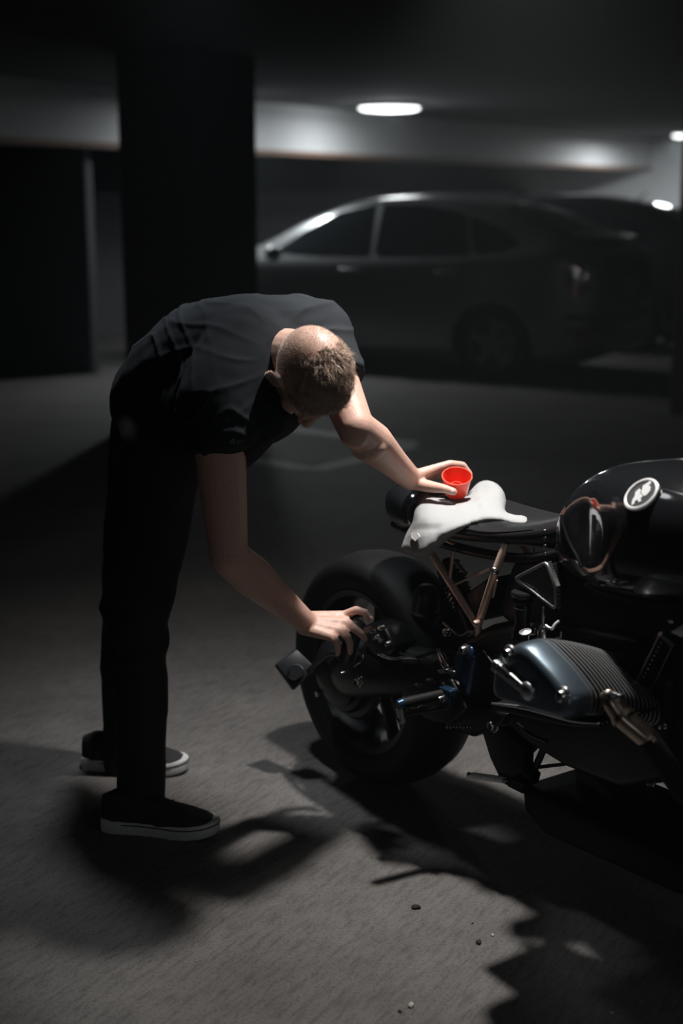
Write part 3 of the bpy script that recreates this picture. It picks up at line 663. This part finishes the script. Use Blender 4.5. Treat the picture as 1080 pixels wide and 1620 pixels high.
# triangular mesh intake
T3 = [B(814, 915, -.165), B(864, 889, -.165), B(878, 928, -.165), B(879, 964, -.165)]
ti = P('intake_grille', [slab([p + V((0, .004, 0)) for p in T3], (0, .01, 0))], 'mesh', smooth=0)
def ringpath(pts, r, k=.25):
    out = []; n = len(pts)
    for i in range(n):
        a, b, c = pts[i - 1], pts[i], pts[(i + 1) % n]
        ra = min(.012, (a - b).length * .4); rc_ = min(.012, (c - b).length * .4)
        p0, p1 = b + (a - b).normalized() * ra, b + (c - b).normalized() * rc_
        for t in (0, .33, .66, 1): out.append(p0.lerp(b, t).lerp(b.lerp(p1, t), t))
    return out
rp = ringpath(T3, .004); P('grille_frame', [tube(rp + [rp[0], rp[1]], .0036, 8)], 'satinsteel', parent=ti)
P('side_cover', [prism(xz([(820, 915), (862, 893), (872, 928), (874, 955)], -.15), -.150, -.05)], 'satin', .003)
P('airbox', [prism([(.56, .60), (.60, .73), (.80, .77), (1.18, .75), (1.2, .62), (1.0, .56), (.7, .56)], -.11, .11)], 'satin', .02)
# oil cooler
oc = [B(1006, 1083, -.16), B(1030, 1096, -.13), B(1066, 1020, -.13), B(1046, 1002, -.16)]
oil = P('oil_cooler', [slab(oc, (.02, .06, 0))], 'engine', .003)
P('cooler_rail', [tube([oc[0] + V((0, -.004, 0)), oc[1] + V((0, -.004, 0))], .0045, 8), tube([oc[3] + V((0, -.004, 0)), oc[2] + V((0, -.004, 0))], .005, 8)], 'satinsteel', parent=oil)
P('cooler_rail', [tube([oc[0] + V((0, -.004, 0)), oc[3] + V((0, -.004, 0))], .0016, 8), tube([oc[1] + V((0, -.004, 0)), oc[2] + V((0, -.004, 0))], .0014, 8)], 'satinsteel', parent=oil)
P('cooler_rivet', [ell(oc[0].lerp(oc[3], .1 + .085 * i) + (oc[1] - oc[0]) * .22 + V((0, -.002, 0)), .0022, .002, .0022, n=10, m=6) for i in range(10)], 'steel', parent=oil)
P('horn', [slab([B(1058, 1000, -.17), B(1085, 985, -.17), B(1100, 1000, -.17), B(1076, 1010, -.17)], (.0, .03, 0))], 'satinsteel', .004)
P('horn_bolt', [ell(B(1061, 983, -.16), .006, .006, .005)], 'steel')
# stand and its spring
P('stand_bracket', [prism(xz([(768, 1150), (800, 1150), (835, 1180), (834, 1212), (846, 1226), (842, 1242), (806, 1240), (796, 1226), (782, 1196)], -.1), -.115, -.08)], 'engine', .004)
P('stand_leg', [tube([B(862, 1180, -.09), B(843, 1222, -.09)], .008, 10), tube([B(834, 1196, -.09), B(850, 1180, -.09)], .005, 10), tube([B(848, 1214, -.09), B(900, 1208, -.09)], .004, 10)], 'engine')
P('side_stand', [tube([V((1.15, .10, .26)), V((1.17, .20, .13)), V((1.19, .29, .02))], .012, 12), box(1.19, .30, .010, .07, .045, .02)], 'engine')
q0, q1 = B(748, 1227, -.12), B(797, 1234, -.12); cp = []; dd = q1 - q0; u_, v_, _w = basis(dd)
for i in range(0, 241): a = i / 12 * 2 * pi; cp.append(q0 + dd * i / 240 + (u_ * math.cos(a) + v_ * math.sin(a)) * .0062)
P('stand_spring', [tube(cp, .0018, 6)], 'white')
P('spring_hook', [tube([q0 - dd * .1, q0], .003, 8), tube([q1, q1 + dd * .3], .003, 8), ell(q0 - dd * .12, .008, .006, .007)], 'steel')
P('foot_block', [box(*B(822, 1241, -.12), .05, .03, .02)], 'rubber', .003)
for q in ((1050, 1149, -.2), (1031, 1240, -.2)): bpx(*q, .004)
# front end
P('fork', [tube([V((1.22, s * .1, .98)), V((1.36, s * .1, .62)), V((1.49, s * .1, .30))], [.026, .026, .03], 16) for s in (-1, 1)], 'satin')
P('fork_clamp', [box(1.21, 0, .97, .07, .26, .03), box(1.28, 0, .80, .07, .26, .03)], 'satin', .008)
P('handlebar', [tube([V((1.43, -.29, .98)), V((1.30, -.16, 1.03)), V((1.2, 0, 1.03)), V((1.10, .16, 1.03)), V((.99, .32, .98))], .0125, 12, 5)], 'satin')
P('headlight', [lathe((1.33, 0, .86), (1, 0, 0), [(0, -.1), (.05, -.09), (.085, -.03), (.09, .03), (.085, .045), (0, .05)], 32)], 'black')
P('front_fender', [loft([[V((1.49 + (.335) * math.cos(a) , y, .30 + (.335 - abs(y) * .25) * math.sin(a))) for y in (-.07, -.04, 0, .04, .07)] + [V((1.49 + .325 * math.cos(a), y, .30 + (.325 - abs(y) * .25) * math.sin(a))) for y in (.07, .04, 0, -.04, -.07)] for a in [math.radians(50 + 10 * k) for k in range(11)]])], 'black')

# ================================================================== cloth and cup on the seat
def puffy(outline, depth, thick, step=5.0, push=.022, edge=16):
    pts = []; n = len(outline)
    sm = [tuple(p) for p in smooth_path([V((x, y, 0)) for x, y in outline + outline[:1]], 5)][:-1]; sm = [(p[0], p[1]) for p in sm]
    nb = len(sm); pts = [V(p) for p in sm]
    x0, x1 = min(p[0] for p in sm), max(p[0] for p in sm); y0, y1 = min(p[1] for p in sm), max(p[1] for p in sm)
    gy = y0
    while gy < y1:
        gx = x0
        while gx < x1:
            if inside(sm, (gx, gy)) and edist(sm, (gx, gy)) > step * .5: pts.append(V((gx, gy)))
            gx += step
        gy += step
    r = delaunay_2d_cdt(pts, [(i, (i + 1) % nb) for i in range(nb)], [], 1, 1e-5)
    top = []; bot = []
    for q in r[0]:
        e = min(1, edist(sm, (q.x, q.y)) / edge); f = push * (1 - math.sqrt(max(0, 1 - (1 - e) ** 2)))
        a = B(q.x, q.y, depth(q.x, q.y) + f); b_ = B(q.x, q.y, depth(q.x, q.y) + f + thick * (.15 + .85 * e)); top.append(a); bot.append(b_)
    m_ = len(top); fs = [tuple(f) for f in r[2]]; out = fs + [tuple(i + m_ for i in reversed(f)) for f in fs]
    cnt = {}
    for f in fs:
        for i in range(3): cnt.setdefault(tuple(sorted((f[i], f[(i + 1) % 3]))), []).append((f[i], f[(i + 1) % 3]))
    for k_, l_ in cnt.items():
        if len(l_) == 1: a, b_ = l_[0]; out.append((b_, a, a + m_, b_ + m_))
    return top + bot, out
CL = [(634, 867), (642, 845), (652, 826), (656, 806), (663, 792), (674, 784), (690, 786), (712, 790), (735, 786), (744, 776), (756, 764), (770, 760), (785, 765), (796, 777), (800, 792), (799, 808), (812, 814), (827, 815), (835, 822), (830, 828), (812, 828), (790, 824), (768, 825), (744, 832), (722, 843), (704, 857), (688, 870), (668, 879), (650, 877)]
sv, sf = [], []
for o_ in (st, [c for c in bike.children if c.name.startswith('tail_cowl')][0]):
    k_ = len(sv); sv += [V(v.co) for v in o_.data.vertices]; sf += [tuple(i + k_ for i in p.vertices) for p in o_.data.polygons]
seat_b = BVHTree.FromPolygons(sv, sf)
GX, GY = list(range(624, 850, 6)), list(range(748, 890, 6)); G = {}
eye_ = MI @ V((0, 0, 1.5))
for i, x in enumerate(GX):
    for j, y in enumerate(GY):
        h = seat_b.ray_cast(eye_, (MI.to_3x3() @ ray(x, y)).normalized())
        G[i, j] = h[0].y if h[0] is not None else None
for _ in range(60):
    new = {}
    for (i, j), v in G.items():
        nb_ = [G.get((i + a, j + b)) for a, b in ((1, 0), (-1, 0), (0, 1), (0, -1))]; nb_ = [q for q in nb_ if q is not None]
        new[i, j] = v if v is not None or not nb_ else sum(nb_) / len(nb_)
    G = new
for _ in range(3):
    G = {(i, j): min(v, sum(G.get((i + a, j + b), v) for a, b in ((1, 0), (-1, 0), (0, 1), (0, -1), (0, 0))) / 5) for (i, j), v in G.items()}
for j in range(1, len(GY)):
    for i in range(len(GX)): G[i, j] = min(G[i, j], G[i, j - 1])
for _ in range(2):
    G = {(i, j): sum(G.get((i + a, j + b), v) for a, b in ((1, 0), (-1, 0), (0, 1), (0, -1), (0, 0))) / 5 for (i, j), v in G.items()}
def cdep(x, y):
    u, v = max(0, min(len(GX) - 1.001, (x - 624) / 6)), max(0, min(len(GY) - 1.001, (y - 748) / 6)); i, j = int(u), int(v); a, b = u - i, v - j
    base = (G[i, j] * (1 - a) + G[i + 1, j] * a) * (1 - b) + (G[i, j + 1] * (1 - a) + G[i + 1, j + 1] * a) * b - .022
    f = .006 * noise.noise(V((x * .03, y * .035, 3))) + .0025 * noise.noise(V((x * .08, y * .06, 9)))
    f -= .060 * max(0, min(1, (y - 806 - max(0, x - 700) * .1) / 70)) * max(0, min(1, (730 - x) / 60))
    f -= .022 * math.exp(-((x - 773) / 24) ** 2 - ((y - 792) / 24) ** 2)
    dx = (x - 752) - (y - 800) * .45; f += .012 * math.exp(-(dx / 2.5) ** 2 - ((y - 803) / 10) ** 2)
    f += .006 * math.exp(-((y - 838 - (x - 655) * -.05) / 3.2) ** 2) * (1 if x < 690 else math.exp(-((x - 690) / 10) ** 2))
    return base + f
me_parts = puffy(CL, cdep, .012)
cl = mk('polishing_cloth', [([MB @ v for v in me_parts[0]], me_parts[1])], 'cloth', smooth=180)
tag(cl, 'crumpled white cloth draped over the motorcycle seat', 'cloth')
lt = [B(x, y, cdep(x, y) - .004) for x, y in ((651, 843), (661, 843), (665, 849), (657, 856), (651, 850))]
mk('care_tag', [slab([MB @ p for p in lt], (-.001, -.001, 0))], 'white', smooth=0).parent = cl
# red cup
CT = at(722, 764, 3.20); cax = V((.0, -.42, .9)).normalized()
cup = mk('plastic_cup', [lathe((0, 0, 0), cax, [(0, -.030), (.024, -.030), (.0265, -.027), (.034, .018), (.0355, .018), (.0352, .0205), (.0330, .0205), (.0325, .018), (.0252, -.025), (0, -.026)], 44)], 'red')
cup.location = CT; tag(cup, 'small red plastic cup held on the white cloth', 'cup')
mk('inner_spout', [lathe((0, 0, 0), cax, [(.0125, -.026), (.0125, -.004), (.011, -.004), (.011, -.026)], 28, True)], 'red', cup)

# ================================================================== the man
man = empty('person', (-.42, 3.2, 0), 0, 'man in black t-shirt bending over the motorcycle, spray bottle in one hand', 'person')
def chain(pts, rs):
    return [rc(pts[i], rs[i], pts[i + 1], rs[i + 1]) for i in range(len(pts) - 1)]
rS, rE, rWr = V((-.262, 2.95, 1.07)), at(362, 880, 2.92), at(484, 985, 3.19)
lS, lE, lWr = V((-.05, 3.15, 1.19)), at(562, 676, 2.98), at(650, 758, 3.22)
hipR, kneeR, ankR = at(258, 705, 3.2), at(222, 985, 3.22), at(222, 1262, 3.22)
hipL, kneeL, ankL = at(240, 690, 3.4), at(200, 955, 3.5), at(198, 1205, 3.55)
spine = [at(268, 660, 3.3), at(290, 615, 3.27), at(345, 590, 3.2), at(405, 575, 3.12)]
neck0 = at(432, 560, 3.08)
HC = at(492, 592, 2.95)
U_ = V((.52, -.85, .02)).normalized(); F_ = V((.10, .06, -1)); F_ = (F_ - U_ * F_.dot(U_)).normalized(); R_ = F_.cross(U_)   # crown, face, right ear
HR = Matrix((R_, F_, U_)).transposed()
def H(r, f, u): return HC + R_ * r + F_ * f + U_ * u
body = []
body += chain(spine, [.11, .11, .125, .125]) + chain([spine[3], neck0], [.11, .065])
body += chain([neck0, H(0, -.03, -.05)], [.062, .058])
# head
body += [ell(H(0, -.008, .012), .074, .094, .086, HR, 36, 24), ell(H(0, .03, -.055), .058, .062, .07, HR, 28, 18), ell(H(0, .058, -.105), .030, .026, .022, HR),
         rc(H(0, .088, .0), .008, H(0, .108, -.042), .0125), ell(H(.011, .100, -.046), .009, .010, .008, HR), ell(H(-.011, .100, -.046), .009, .010, .008, HR),
         rc(H(.035, .082, .012), .008, H(-.035, .082, .012), .008), rc(H(.016, .088, -.078), .006, H(-.016, .088, -.078), .006), rc(H(.014, .086, -.087), .0065, H(-.014, .086, -.087), .0065),
         ell(H(.045, .06, -.035), .02, .022, .022, HR), ell(H(-.045, .06, -.035), .02, .022, .022, HR)]
for s in (1, -1):
    body += chain([H(s * .074, -.002, -.052), H(s * .083, -.012, -.035), H(s * .086, -.018, -.012), H(s * .083, -.006, .008), H(s * .076, .010, .004)], [.007, .006, .0055, .005, .005])
    body += [ell(H(s * .074, .0, -.02), .008, .016, .026, HR)]
# arms
def limb(a, b, c, rr):
    o = []; m1 = a.lerp(b, .45); m2 = b.lerp(c, .28)
    o += chain([a, m1, b], [rr[0], rr[1], rr[2]]) + chain([b, m2, b.lerp(c, .65), c], [rr[2], rr[3], rr[4], rr[5]]); return o
body += limb(rS, rE, rWr, [.058, .052, .041, .046, .035, .0265])
body += limb(lS, lE, lWr, [.058, .049, .040, .046, .034, .0265])
body += [rc(rWr - (rWr - rE).normalized() * .02, .027, rWr, .027), ell(rE + V((-.008, .01, .0)), .036, .036, .04)]
body += [ell(lE.lerp(lWr, .22) + V((0, -.01, -.012)), .04, .04, .035), ell(lE + V((0, 0, -.01)), .036, .038, .036)]
body += chain([spine[3], rS], [.09, .06]) + chain([spine[3], lS], [.09, .06])
# legs
body += chain([spine[0], hipR, kneeR, ankR], [.11, .085, .052, .036]) + chain([spine[0], hipL, kneeL, ankL], [.11, .085, .052, .036])
for an in (ankR, ankL): body += [rc(V((an.x, an.y, .06)), .030, V((an.x + .07, an.y - .015, .045)), .020), rc(an, .036, V((an.x, an.y, .06)), .036)]
# hands
def fing(pts, rs, D=None): return chain([at(*p) for p in pts], rs)
def hand(wr, K, fingers, thumb, rs, dD=0):
    o = []; sh = lambda L_: [(a, b, c + dD) for a, b, c in L_]; K = sh(K); fingers = [sh(f) for f in fingers]; thumb = (sh(thumb[0]), thumb[1])
    kn = [at(*k) for k in K]
    for i, k in enumerate(kn):
        w_ = wr + (kn[3] - kn[0]).normalized() * (-.016 + i * .0115)
        o += chain([w_, w_.lerp(k, .55), k], [.0165, .0135, .0112])
        if i < 3: o += chain([w_.lerp(k, .6), w_.lerp(kn[i + 1], .6)], [.0125, .0125]) + chain([w_.lerp(k, .85), w_.lerp(kn[i + 1], .85)], [.0105, .0105])
        o += fing([K[i]] + fingers[i], rs[i])
    o += fing(thumb[0], thumb[1])
    return o
F4 = [[.0112, .0098, .0086, .0074], [.0112, .0098, .0086, .0074], [.0108, .0094, .0082, .0072], [.0098, .0084, .0075, .0066]]
body += hand(rWr, [(545, 973, 3.22), (549, 985, 3.195), (541, 998, 3.175), (527, 1008, 3.16)],
             [[(563, 965, 3.205), (578, 969, 3.19), (585, 980, 3.185)], [(561, 995, 3.165), (571, 1003, 3.16), (577, 1011, 3.17)],
              [(550, 1008, 3.145), (554, 1021, 3.15), (554, 1032, 3.165)], [(532, 1015, 3.135), (535, 1025, 3.14), (534, 1034, 3.155)]],
             [[(500, 985, 3.215), (522, 984, 3.25), (545, 992, 3.262), (560, 1003, 3.25)], [.015, .0135, .0105, .0088]], F4)
body += hand(lWr, [(690, 741, 3.33), (690, 742, 3.355), (688, 746, 3.38), (684, 752, 3.395)],
             [[(712, 734, 3.335), (732, 736, 3.345), (743, 750, 3.345)], [(714, 738, 3.365), (733, 742, 3.37), (743, 757, 3.365)],
              [(712, 744, 3.385), (729, 750, 3.388), (737, 764, 3.375)], [(704, 754, 3.395), (716, 762, 3.39), (722, 774, 3.38)]],
             [[(660, 766, 3.31), (682, 770, 3.285), (701, 773, 3.262), (717, 778, 3.258)], [.0155, .0135, .0105, .0092]], F4, -.10)
skin = remesh('body', body, .0032, 'skin', man, 5)
def nailat(p, n_, d_):
    q = p + n_ * .0078; n_ = n_.normalized(); u = (d_ - n_ * d_.dot(n_)).normalized(); v = n_.cross(u)
    Rm = Matrix((u, v, n_)).transposed()
    k = mk('fingernail', [ell(q, .0062, .005, .0018, Rm, 14, 8)], 'nail', man, smooth=60, local=False); return k
a_, b_ = at(701, 773, 3.162), at(717, 778, 3.158); nailat(b_ - (b_ - a_) * .1, V((-.1, -.85, .5)).normalized(), b_ - a_)
a_, b_ = at(578, 969, 3.19), at(585, 980, 3.185); nailat(b_, V((.5, -.5, .5)).normalized(), b_ - a_)

# t-shirt
NS = [V((-.30, 3.2, 1.28))]
def folds(p, n_):
    a = 0
    # long soft folds fanning out from the collar and shoulder across the back
    t = (p - at(452, 560, 3.0)); ang = math.atan2(t.z, t.x); r = t.length
    env = max(0, min(1, (r - .07) / .06)) * max(0, 1 - (r - .1) / .30)
    q = ang * 5 + 6 * noise.noise(p * 3.5); rid = 1 - abs(math.sin(q))
    a += .0085 * env * (rid ** 3) * (.3 + .9 * abs(noise.noise(p * 4 + V((5, 2, 1)))) * 2)
    w2 = max(0, min(1, (-.24 - p.x) / .10)); a += .0022 * w2 * (1 - abs(math.sin((p.x * .95 + p.z * .25) * 46 + 5 * noise.noise(p * 6)))) ** 3 * 2
    a += .005 * noise.noise(p * 7) + .0022 * noise.noise(p * 21 + V((3, 1, 7)))
    ax_ = (cuffR - rS).normalized(); tt = (p - rS).dot(ax_); dr = (p - rS - ax_ * tt).length
    if dr < .12 and tt > -.02: a += .006 * (1 - abs(math.sin(tt * 60 + p.x * 30 + 5 * noise.noise(p * 9)))) ** 3
    return n_ * a
cuffR = rS.lerp(rE, .56); cuffR = at(352, 712, 2.93); cuffL = lS.lerp(lE, .5)
sh_parts = chain([at(262, 632, 3.30), at(285, 610, 3.27), at(335, 582, 3.2), at(395, 568, 3.13), at(425, 556, 3.1)], [.128, .138, .150, .148, .10])
sh_parts += [ell(at(385, 615, 3.08), .15, .13, .13), ell(at(330, 640, 3.14), .12, .13, .12), ell(at(430, 540, 3.14), .085, .09, .085)]
sh_parts += chain([at(395, 560, 3.08), rS], [.115, .082]) + chain([at(400, 550, 3.12), lS + V((.0, .0, .005))], [.12, .078])
sh_parts += chain([at(470, 515, 3.15), lS], [.07, .075])
def sleeve(a, c, r0, r1):
    u, v, d = basis(c - a); L = (c - a).length
    return lathe(a, c - a, [(0, -.05), (r0 * .8, -.03), (r0, 0), (lerp(r0, r1, .5), L * .5), (r1, L), (r1 - .006, L + .001), (0, L)], 32)
sh_parts += [sleeve(rS, cuffR, .083, .072), sleeve(lS, cuffL, .078, .064), rc(rS, .083, rS.lerp(cuffR, .4), .08), rc(lS, .078, lS.lerp(cuffL, .4), .072)]
sh_parts += [rc(at(430, 650, 2.98), .045, at(385, 700, 2.98), .05)]
shirt = remesh('t_shirt', sh_parts, .0055, 'shirt', man, 6, folds)
mk('collar', [tube([neck0 + (R_ * math.cos(a) * .078 + (U_.cross(R_)) * math.sin(a) * .075) * 1.0 + (HC - neck0) * .12 for a in [2 * pi * k / 28 for k in range(29)]], .006, 8)], 'shirt', man, local=False)
# jeans
jp = chain([at(262, 660, 3.3), hipR, kneeR, ankR, V((ankR.x, ankR.y, .11))], [.128, .099, .068, .058, .060]) + chain([at(262, 660, 3.3), hipL, kneeL, ankL, V((ankL.x, ankL.y, .11))], [.125, .099, .068, .058, .060])
jp += [rc(at(275, 650, 3.28), .125, at(255, 690, 3.3), .12)]
def jf(p, n_): return n_ * (.004 * math.sin(p.z * 60 + 6 * noise.noise(p * 8)) * math.exp(-((p.z - .45) / .14) ** 2) + .005 * noise.noise(p * 8))
mk_j = remesh('jeans', jp, .007, 'jeans', man, 4, jf)
# shoes
def shoe(heel, toe, label=None):
    heel, toe = V(heel), V(toe); d = (toe - heel).normalized(); s = V((-d.y, d.x, 0)); L = (toe - heel).length
    prof = [(0, .018), (.02, .030), (.10, .036), (.2, .036), (.35, .034), (.5, .038), (.65, .046), (.78, .049), (.88, .044), (.95, .032), (.99, .016), (1.0, .004)]
    out = [(t, w_) for t, w_ in prof]
    def ring(k, z, lift=0): return [heel + d * (L / 2 + (t - .5) * L * k) + s * w_ * k + V((0, 0, z + lift * max(0, t - .7) * 1)) for t, w_ in out] + [heel + d * (L / 2 + (t - .5) * L * k) - s * w_ * k + V((0, 0, z + lift * max(0, t - .7))) for t, w_ in reversed(out)]
    sh_ = mk('shoe', [loft([ring(.975, .0, .03), ring(1.0, .006, .03), ring(1.0, .03, .035), ring(.975, .033, .035)])], 'sole', man, smooth=40, local=False)
    top = [(0, .085, .9), (.1, .098, .9), (.22, .10, .9), (.34, .10, .9), (.46, .088, .92), (.6, .072, .95), (.75, .060, .97), (.88, .050, .96), (.96, .042, .9), (1, .034, .6)]
    rings = []
    for t, h, k in top:
        w_ = interp([(a, b) for a, b in prof], t) * .96 + .001
        c = heel + d * (L * (.012 + t * .976)); rr = []
        for j in range(17):
            a = pi * j / 16; rr.append(c + s * w_ * math.copysign(abs(math.cos(a)) ** .6, math.cos(a)) + V((0, 0, .028 + (h - .028) * abs(math.sin(a)) ** .8)))
        rings.append(rr)
    o = mk('upper', [loft(rings)], 'canvas', sh_, smooth=60)
    o.matrix_parent_inverse = Matrix()
    st_ = mk('stripe', [tube([q + V((0, 0, .0)) + (q - (heel + d * L / 2)).normalized() * .0005 for q in ring(1.0, .024, .035)[3:-3]], .0016, 6)], 'canvas', sh_)
    lp = []
    for k in range(4):
        c = heel + d * L * (.44 + k * .075) + V((0, 0, .094 - k * .0085)); lp.append(tube([c - s * .022 - V((0, 0, .006)), c, c + s * .022 - V((0, 0, .006))], .0028, 8, 3))
    mk('lace', lp, 'canvas', sh_)
    return sh_
tr = onfloor(347, 1321); td = V((1, -.16, 0)).normalized(); shoe(tr - td * .29, tr)
tl = V((ankL.x + .17, ankL.y - .02, 0)); shoe(tl - td * .29, tl)

# hair: short on the nape, longer tufts on the crown, every lock modelled
hv, hf = [], []
def strand(p, dirs, r):
    o = len(hv); n = len(dirs); q = p
    for i in range(n + 1):
        d_ = dirs[min(i, n - 1)]; u = d_.orthogonal().normalized(); v = d_.normalized().cross(u); rr = r * (1 - i / (n + .3))
        for k in range(3): a = 2 * pi * k / 3; hv.append(q + (u * math.cos(a) + v * math.sin(a)) * rr)
        if i < n: q = q + dirs[i]
    for i in range(n):
        for k in range(3): hf.append((o + i * 3 + k, o + i * 3 + (k + 1) % 3, o + (i + 1) * 3 + (k + 1) % 3, o + (i + 1) * 3 + k))
skb = BVHTree.FromPolygons([V(v.co) for v in skin.data.vertices], [tuple(p.vertices) for p in skin.data.polygons])
rnd = random.Random(5)
def scalp(n_):
    c = H(0, -.008, .012); h = skb.ray_cast(c + n_ * .112, -n_); return h[0] if h[0] is not None and .06 < (h[0] - c).length < .101 else None
def rdir():
    while True:
        v = V((rnd.uniform(-1, 1), rnd.uniform(-1, 1), rnd.uniform(-1, 1)))
        if .05 < v.length < 1: return v.normalized()
cl_n = 0
while cl_n < 1500:
    v = rdir(); n_ = R_ * v.x + F_ * v.y + U_ * v.z
    if v.z < .05 or v.y > .86 or abs(v.x) > .88: continue
    edge = v.y + .60 - .25 * v.x + .12 * noise.noise(v * 3)
    if edge < 0: continue
    p = scalp(n_)
    if p is None: continue
    cl_n += 1; e = min(1, .35 + edge * 1.6) * (1 - .45 * max(0, abs(v.x) - .5) / .38)
    tang = (F_ * .9 - R_ * .35 + U_ * .05 + rdir() * .8); tang = (tang - n_ * tang.dot(n_)).normalized()
    L_ = rnd.uniform(.016, .036) * e; curl = rdir() * .6
    for j in range(9):
        off = rdir() * rnd.uniform(.001, .0045); off -= n_ * off.dot(n_); k = rnd.uniform(.6, 1.15) * L_ / 4
        ds = [(n_ * .8 + tang * .6 + curl * .1), (n_ * .4 + tang + curl * .25), (n_ * .1 + tang + curl * .45), (n_ * -.15 + tang + curl * .6)]
        strand(p + off - n_ * .001, [(d_ + rdir() * .22).normalized() * k for d_ in ds], .00045)
cnt = 0
while cnt < 15000:
    v = rdir(); n_ = R_ * v.x + F_ * v.y + U_ * v.z
    if v.y > .78 or v.z < -.62 or (v.z < .05 and v.y > .25) : continue
    p = scalp(n_)
    if p is None: continue
    cnt += 1
    strand(p - n_ * .0005, [(n_ * .5 + F_ * -.1 - U_ * .3 + rdir() * .35).normalized() * rnd.uniform(.0018, .0042)], .00024)
me = bpy.data.meshes.new('hair'); me.from_pydata([tuple(v) for v in hv], [], hf); me.materials.append(M['hair'])
for p in me.polygons: p.use_smooth = True
ho = bpy.data.objects.new('hair', me); COL.objects.link(ho); ho.parent = man; ho.matrix_parent_inverse = man.matrix_world.inverted()
eb = len(hv)
# spray bottle in the right hand
sb0, sb1 = at(566, 984, 3.205), at(545, 1045, 3.215)
ax = (sb0 - sb1).normalized(); hB = (sb0 - sb1).length
bt = mk('spray_bottle', [lathe(sb1, ax, [(0, 0), (.018, 0), (.020, .004), (.020, hB - .03), (.018, hB - .02), (.011, hB - .012), (.011, hB - .008), (0, hB - .008)], 32)], 'can')
tag(bt, 'small dark spray bottle in the hand by the rear wheel', 'bottle')
mk('bottle_cap', [lathe(sb1, ax, [(.0, hB - .010), (.0125, hB - .010), (.0135, hB), (.0135, hB + .002), (.008, hB + .008), (0, hB + .009)], 28)], 'greengrey', bt)
mk('cap_ring', [lathe(sb1, ax, [(.0125, hB - .012), (.0150, hB - .012), (.0150, hB - .008), (.0125, hB - .008)], 28, True)], 'satinsteel', bt)

# debris on the floor
for (px, py, s, m_, lb) in [(658, 1437, .010, 'pebble', 'dark oval pebble on the lit floor under the bike'), (757, 1492, .008, 'pebble', 'small dark crumb on the floor at the shadow edge'), (747, 1461, .003, 'pebble', 'tiny dark crumb on the lit floor near the shadow'),
                        (779, 1480, .005, 'leafdry', 'pale chip on the floor beside the round shadow'), (650, 1592, .008, 'leafdry', 'pale dry flake near the bottom of the lit floor'), (632, 1601, .005, 'pebble', 'dark crumb beside the pale flake at the bottom'), (968, 1604, .005, 'leafdry', 'pale chip at the lower right of the floor')]:
    p = onfloor(px, py); vs, fs = ell((0, 0, 0), s * .7, s, s * .45, None, 12, 8)
    vs = [v * (1 + .35 * noise.noise(v * 300 + V((px, py, 0)))) for v in vs]
    o = mk('pebble' if m_ == 'pebble' else 'dry_flake', [(vs, fs)], m_); o.location = (p.x, p.y, s * .38); o.rotation_euler = (0, 0, px)
    tag(o, lb, 'pebble' if m_ == 'pebble' else 'flake', 'crumbs on the floor')
for _o in list(COL.objects):
    if _o.type == 'MESH' and _o.parent is None and 'label' not in _o: print('UNTAGGED', _o.name)
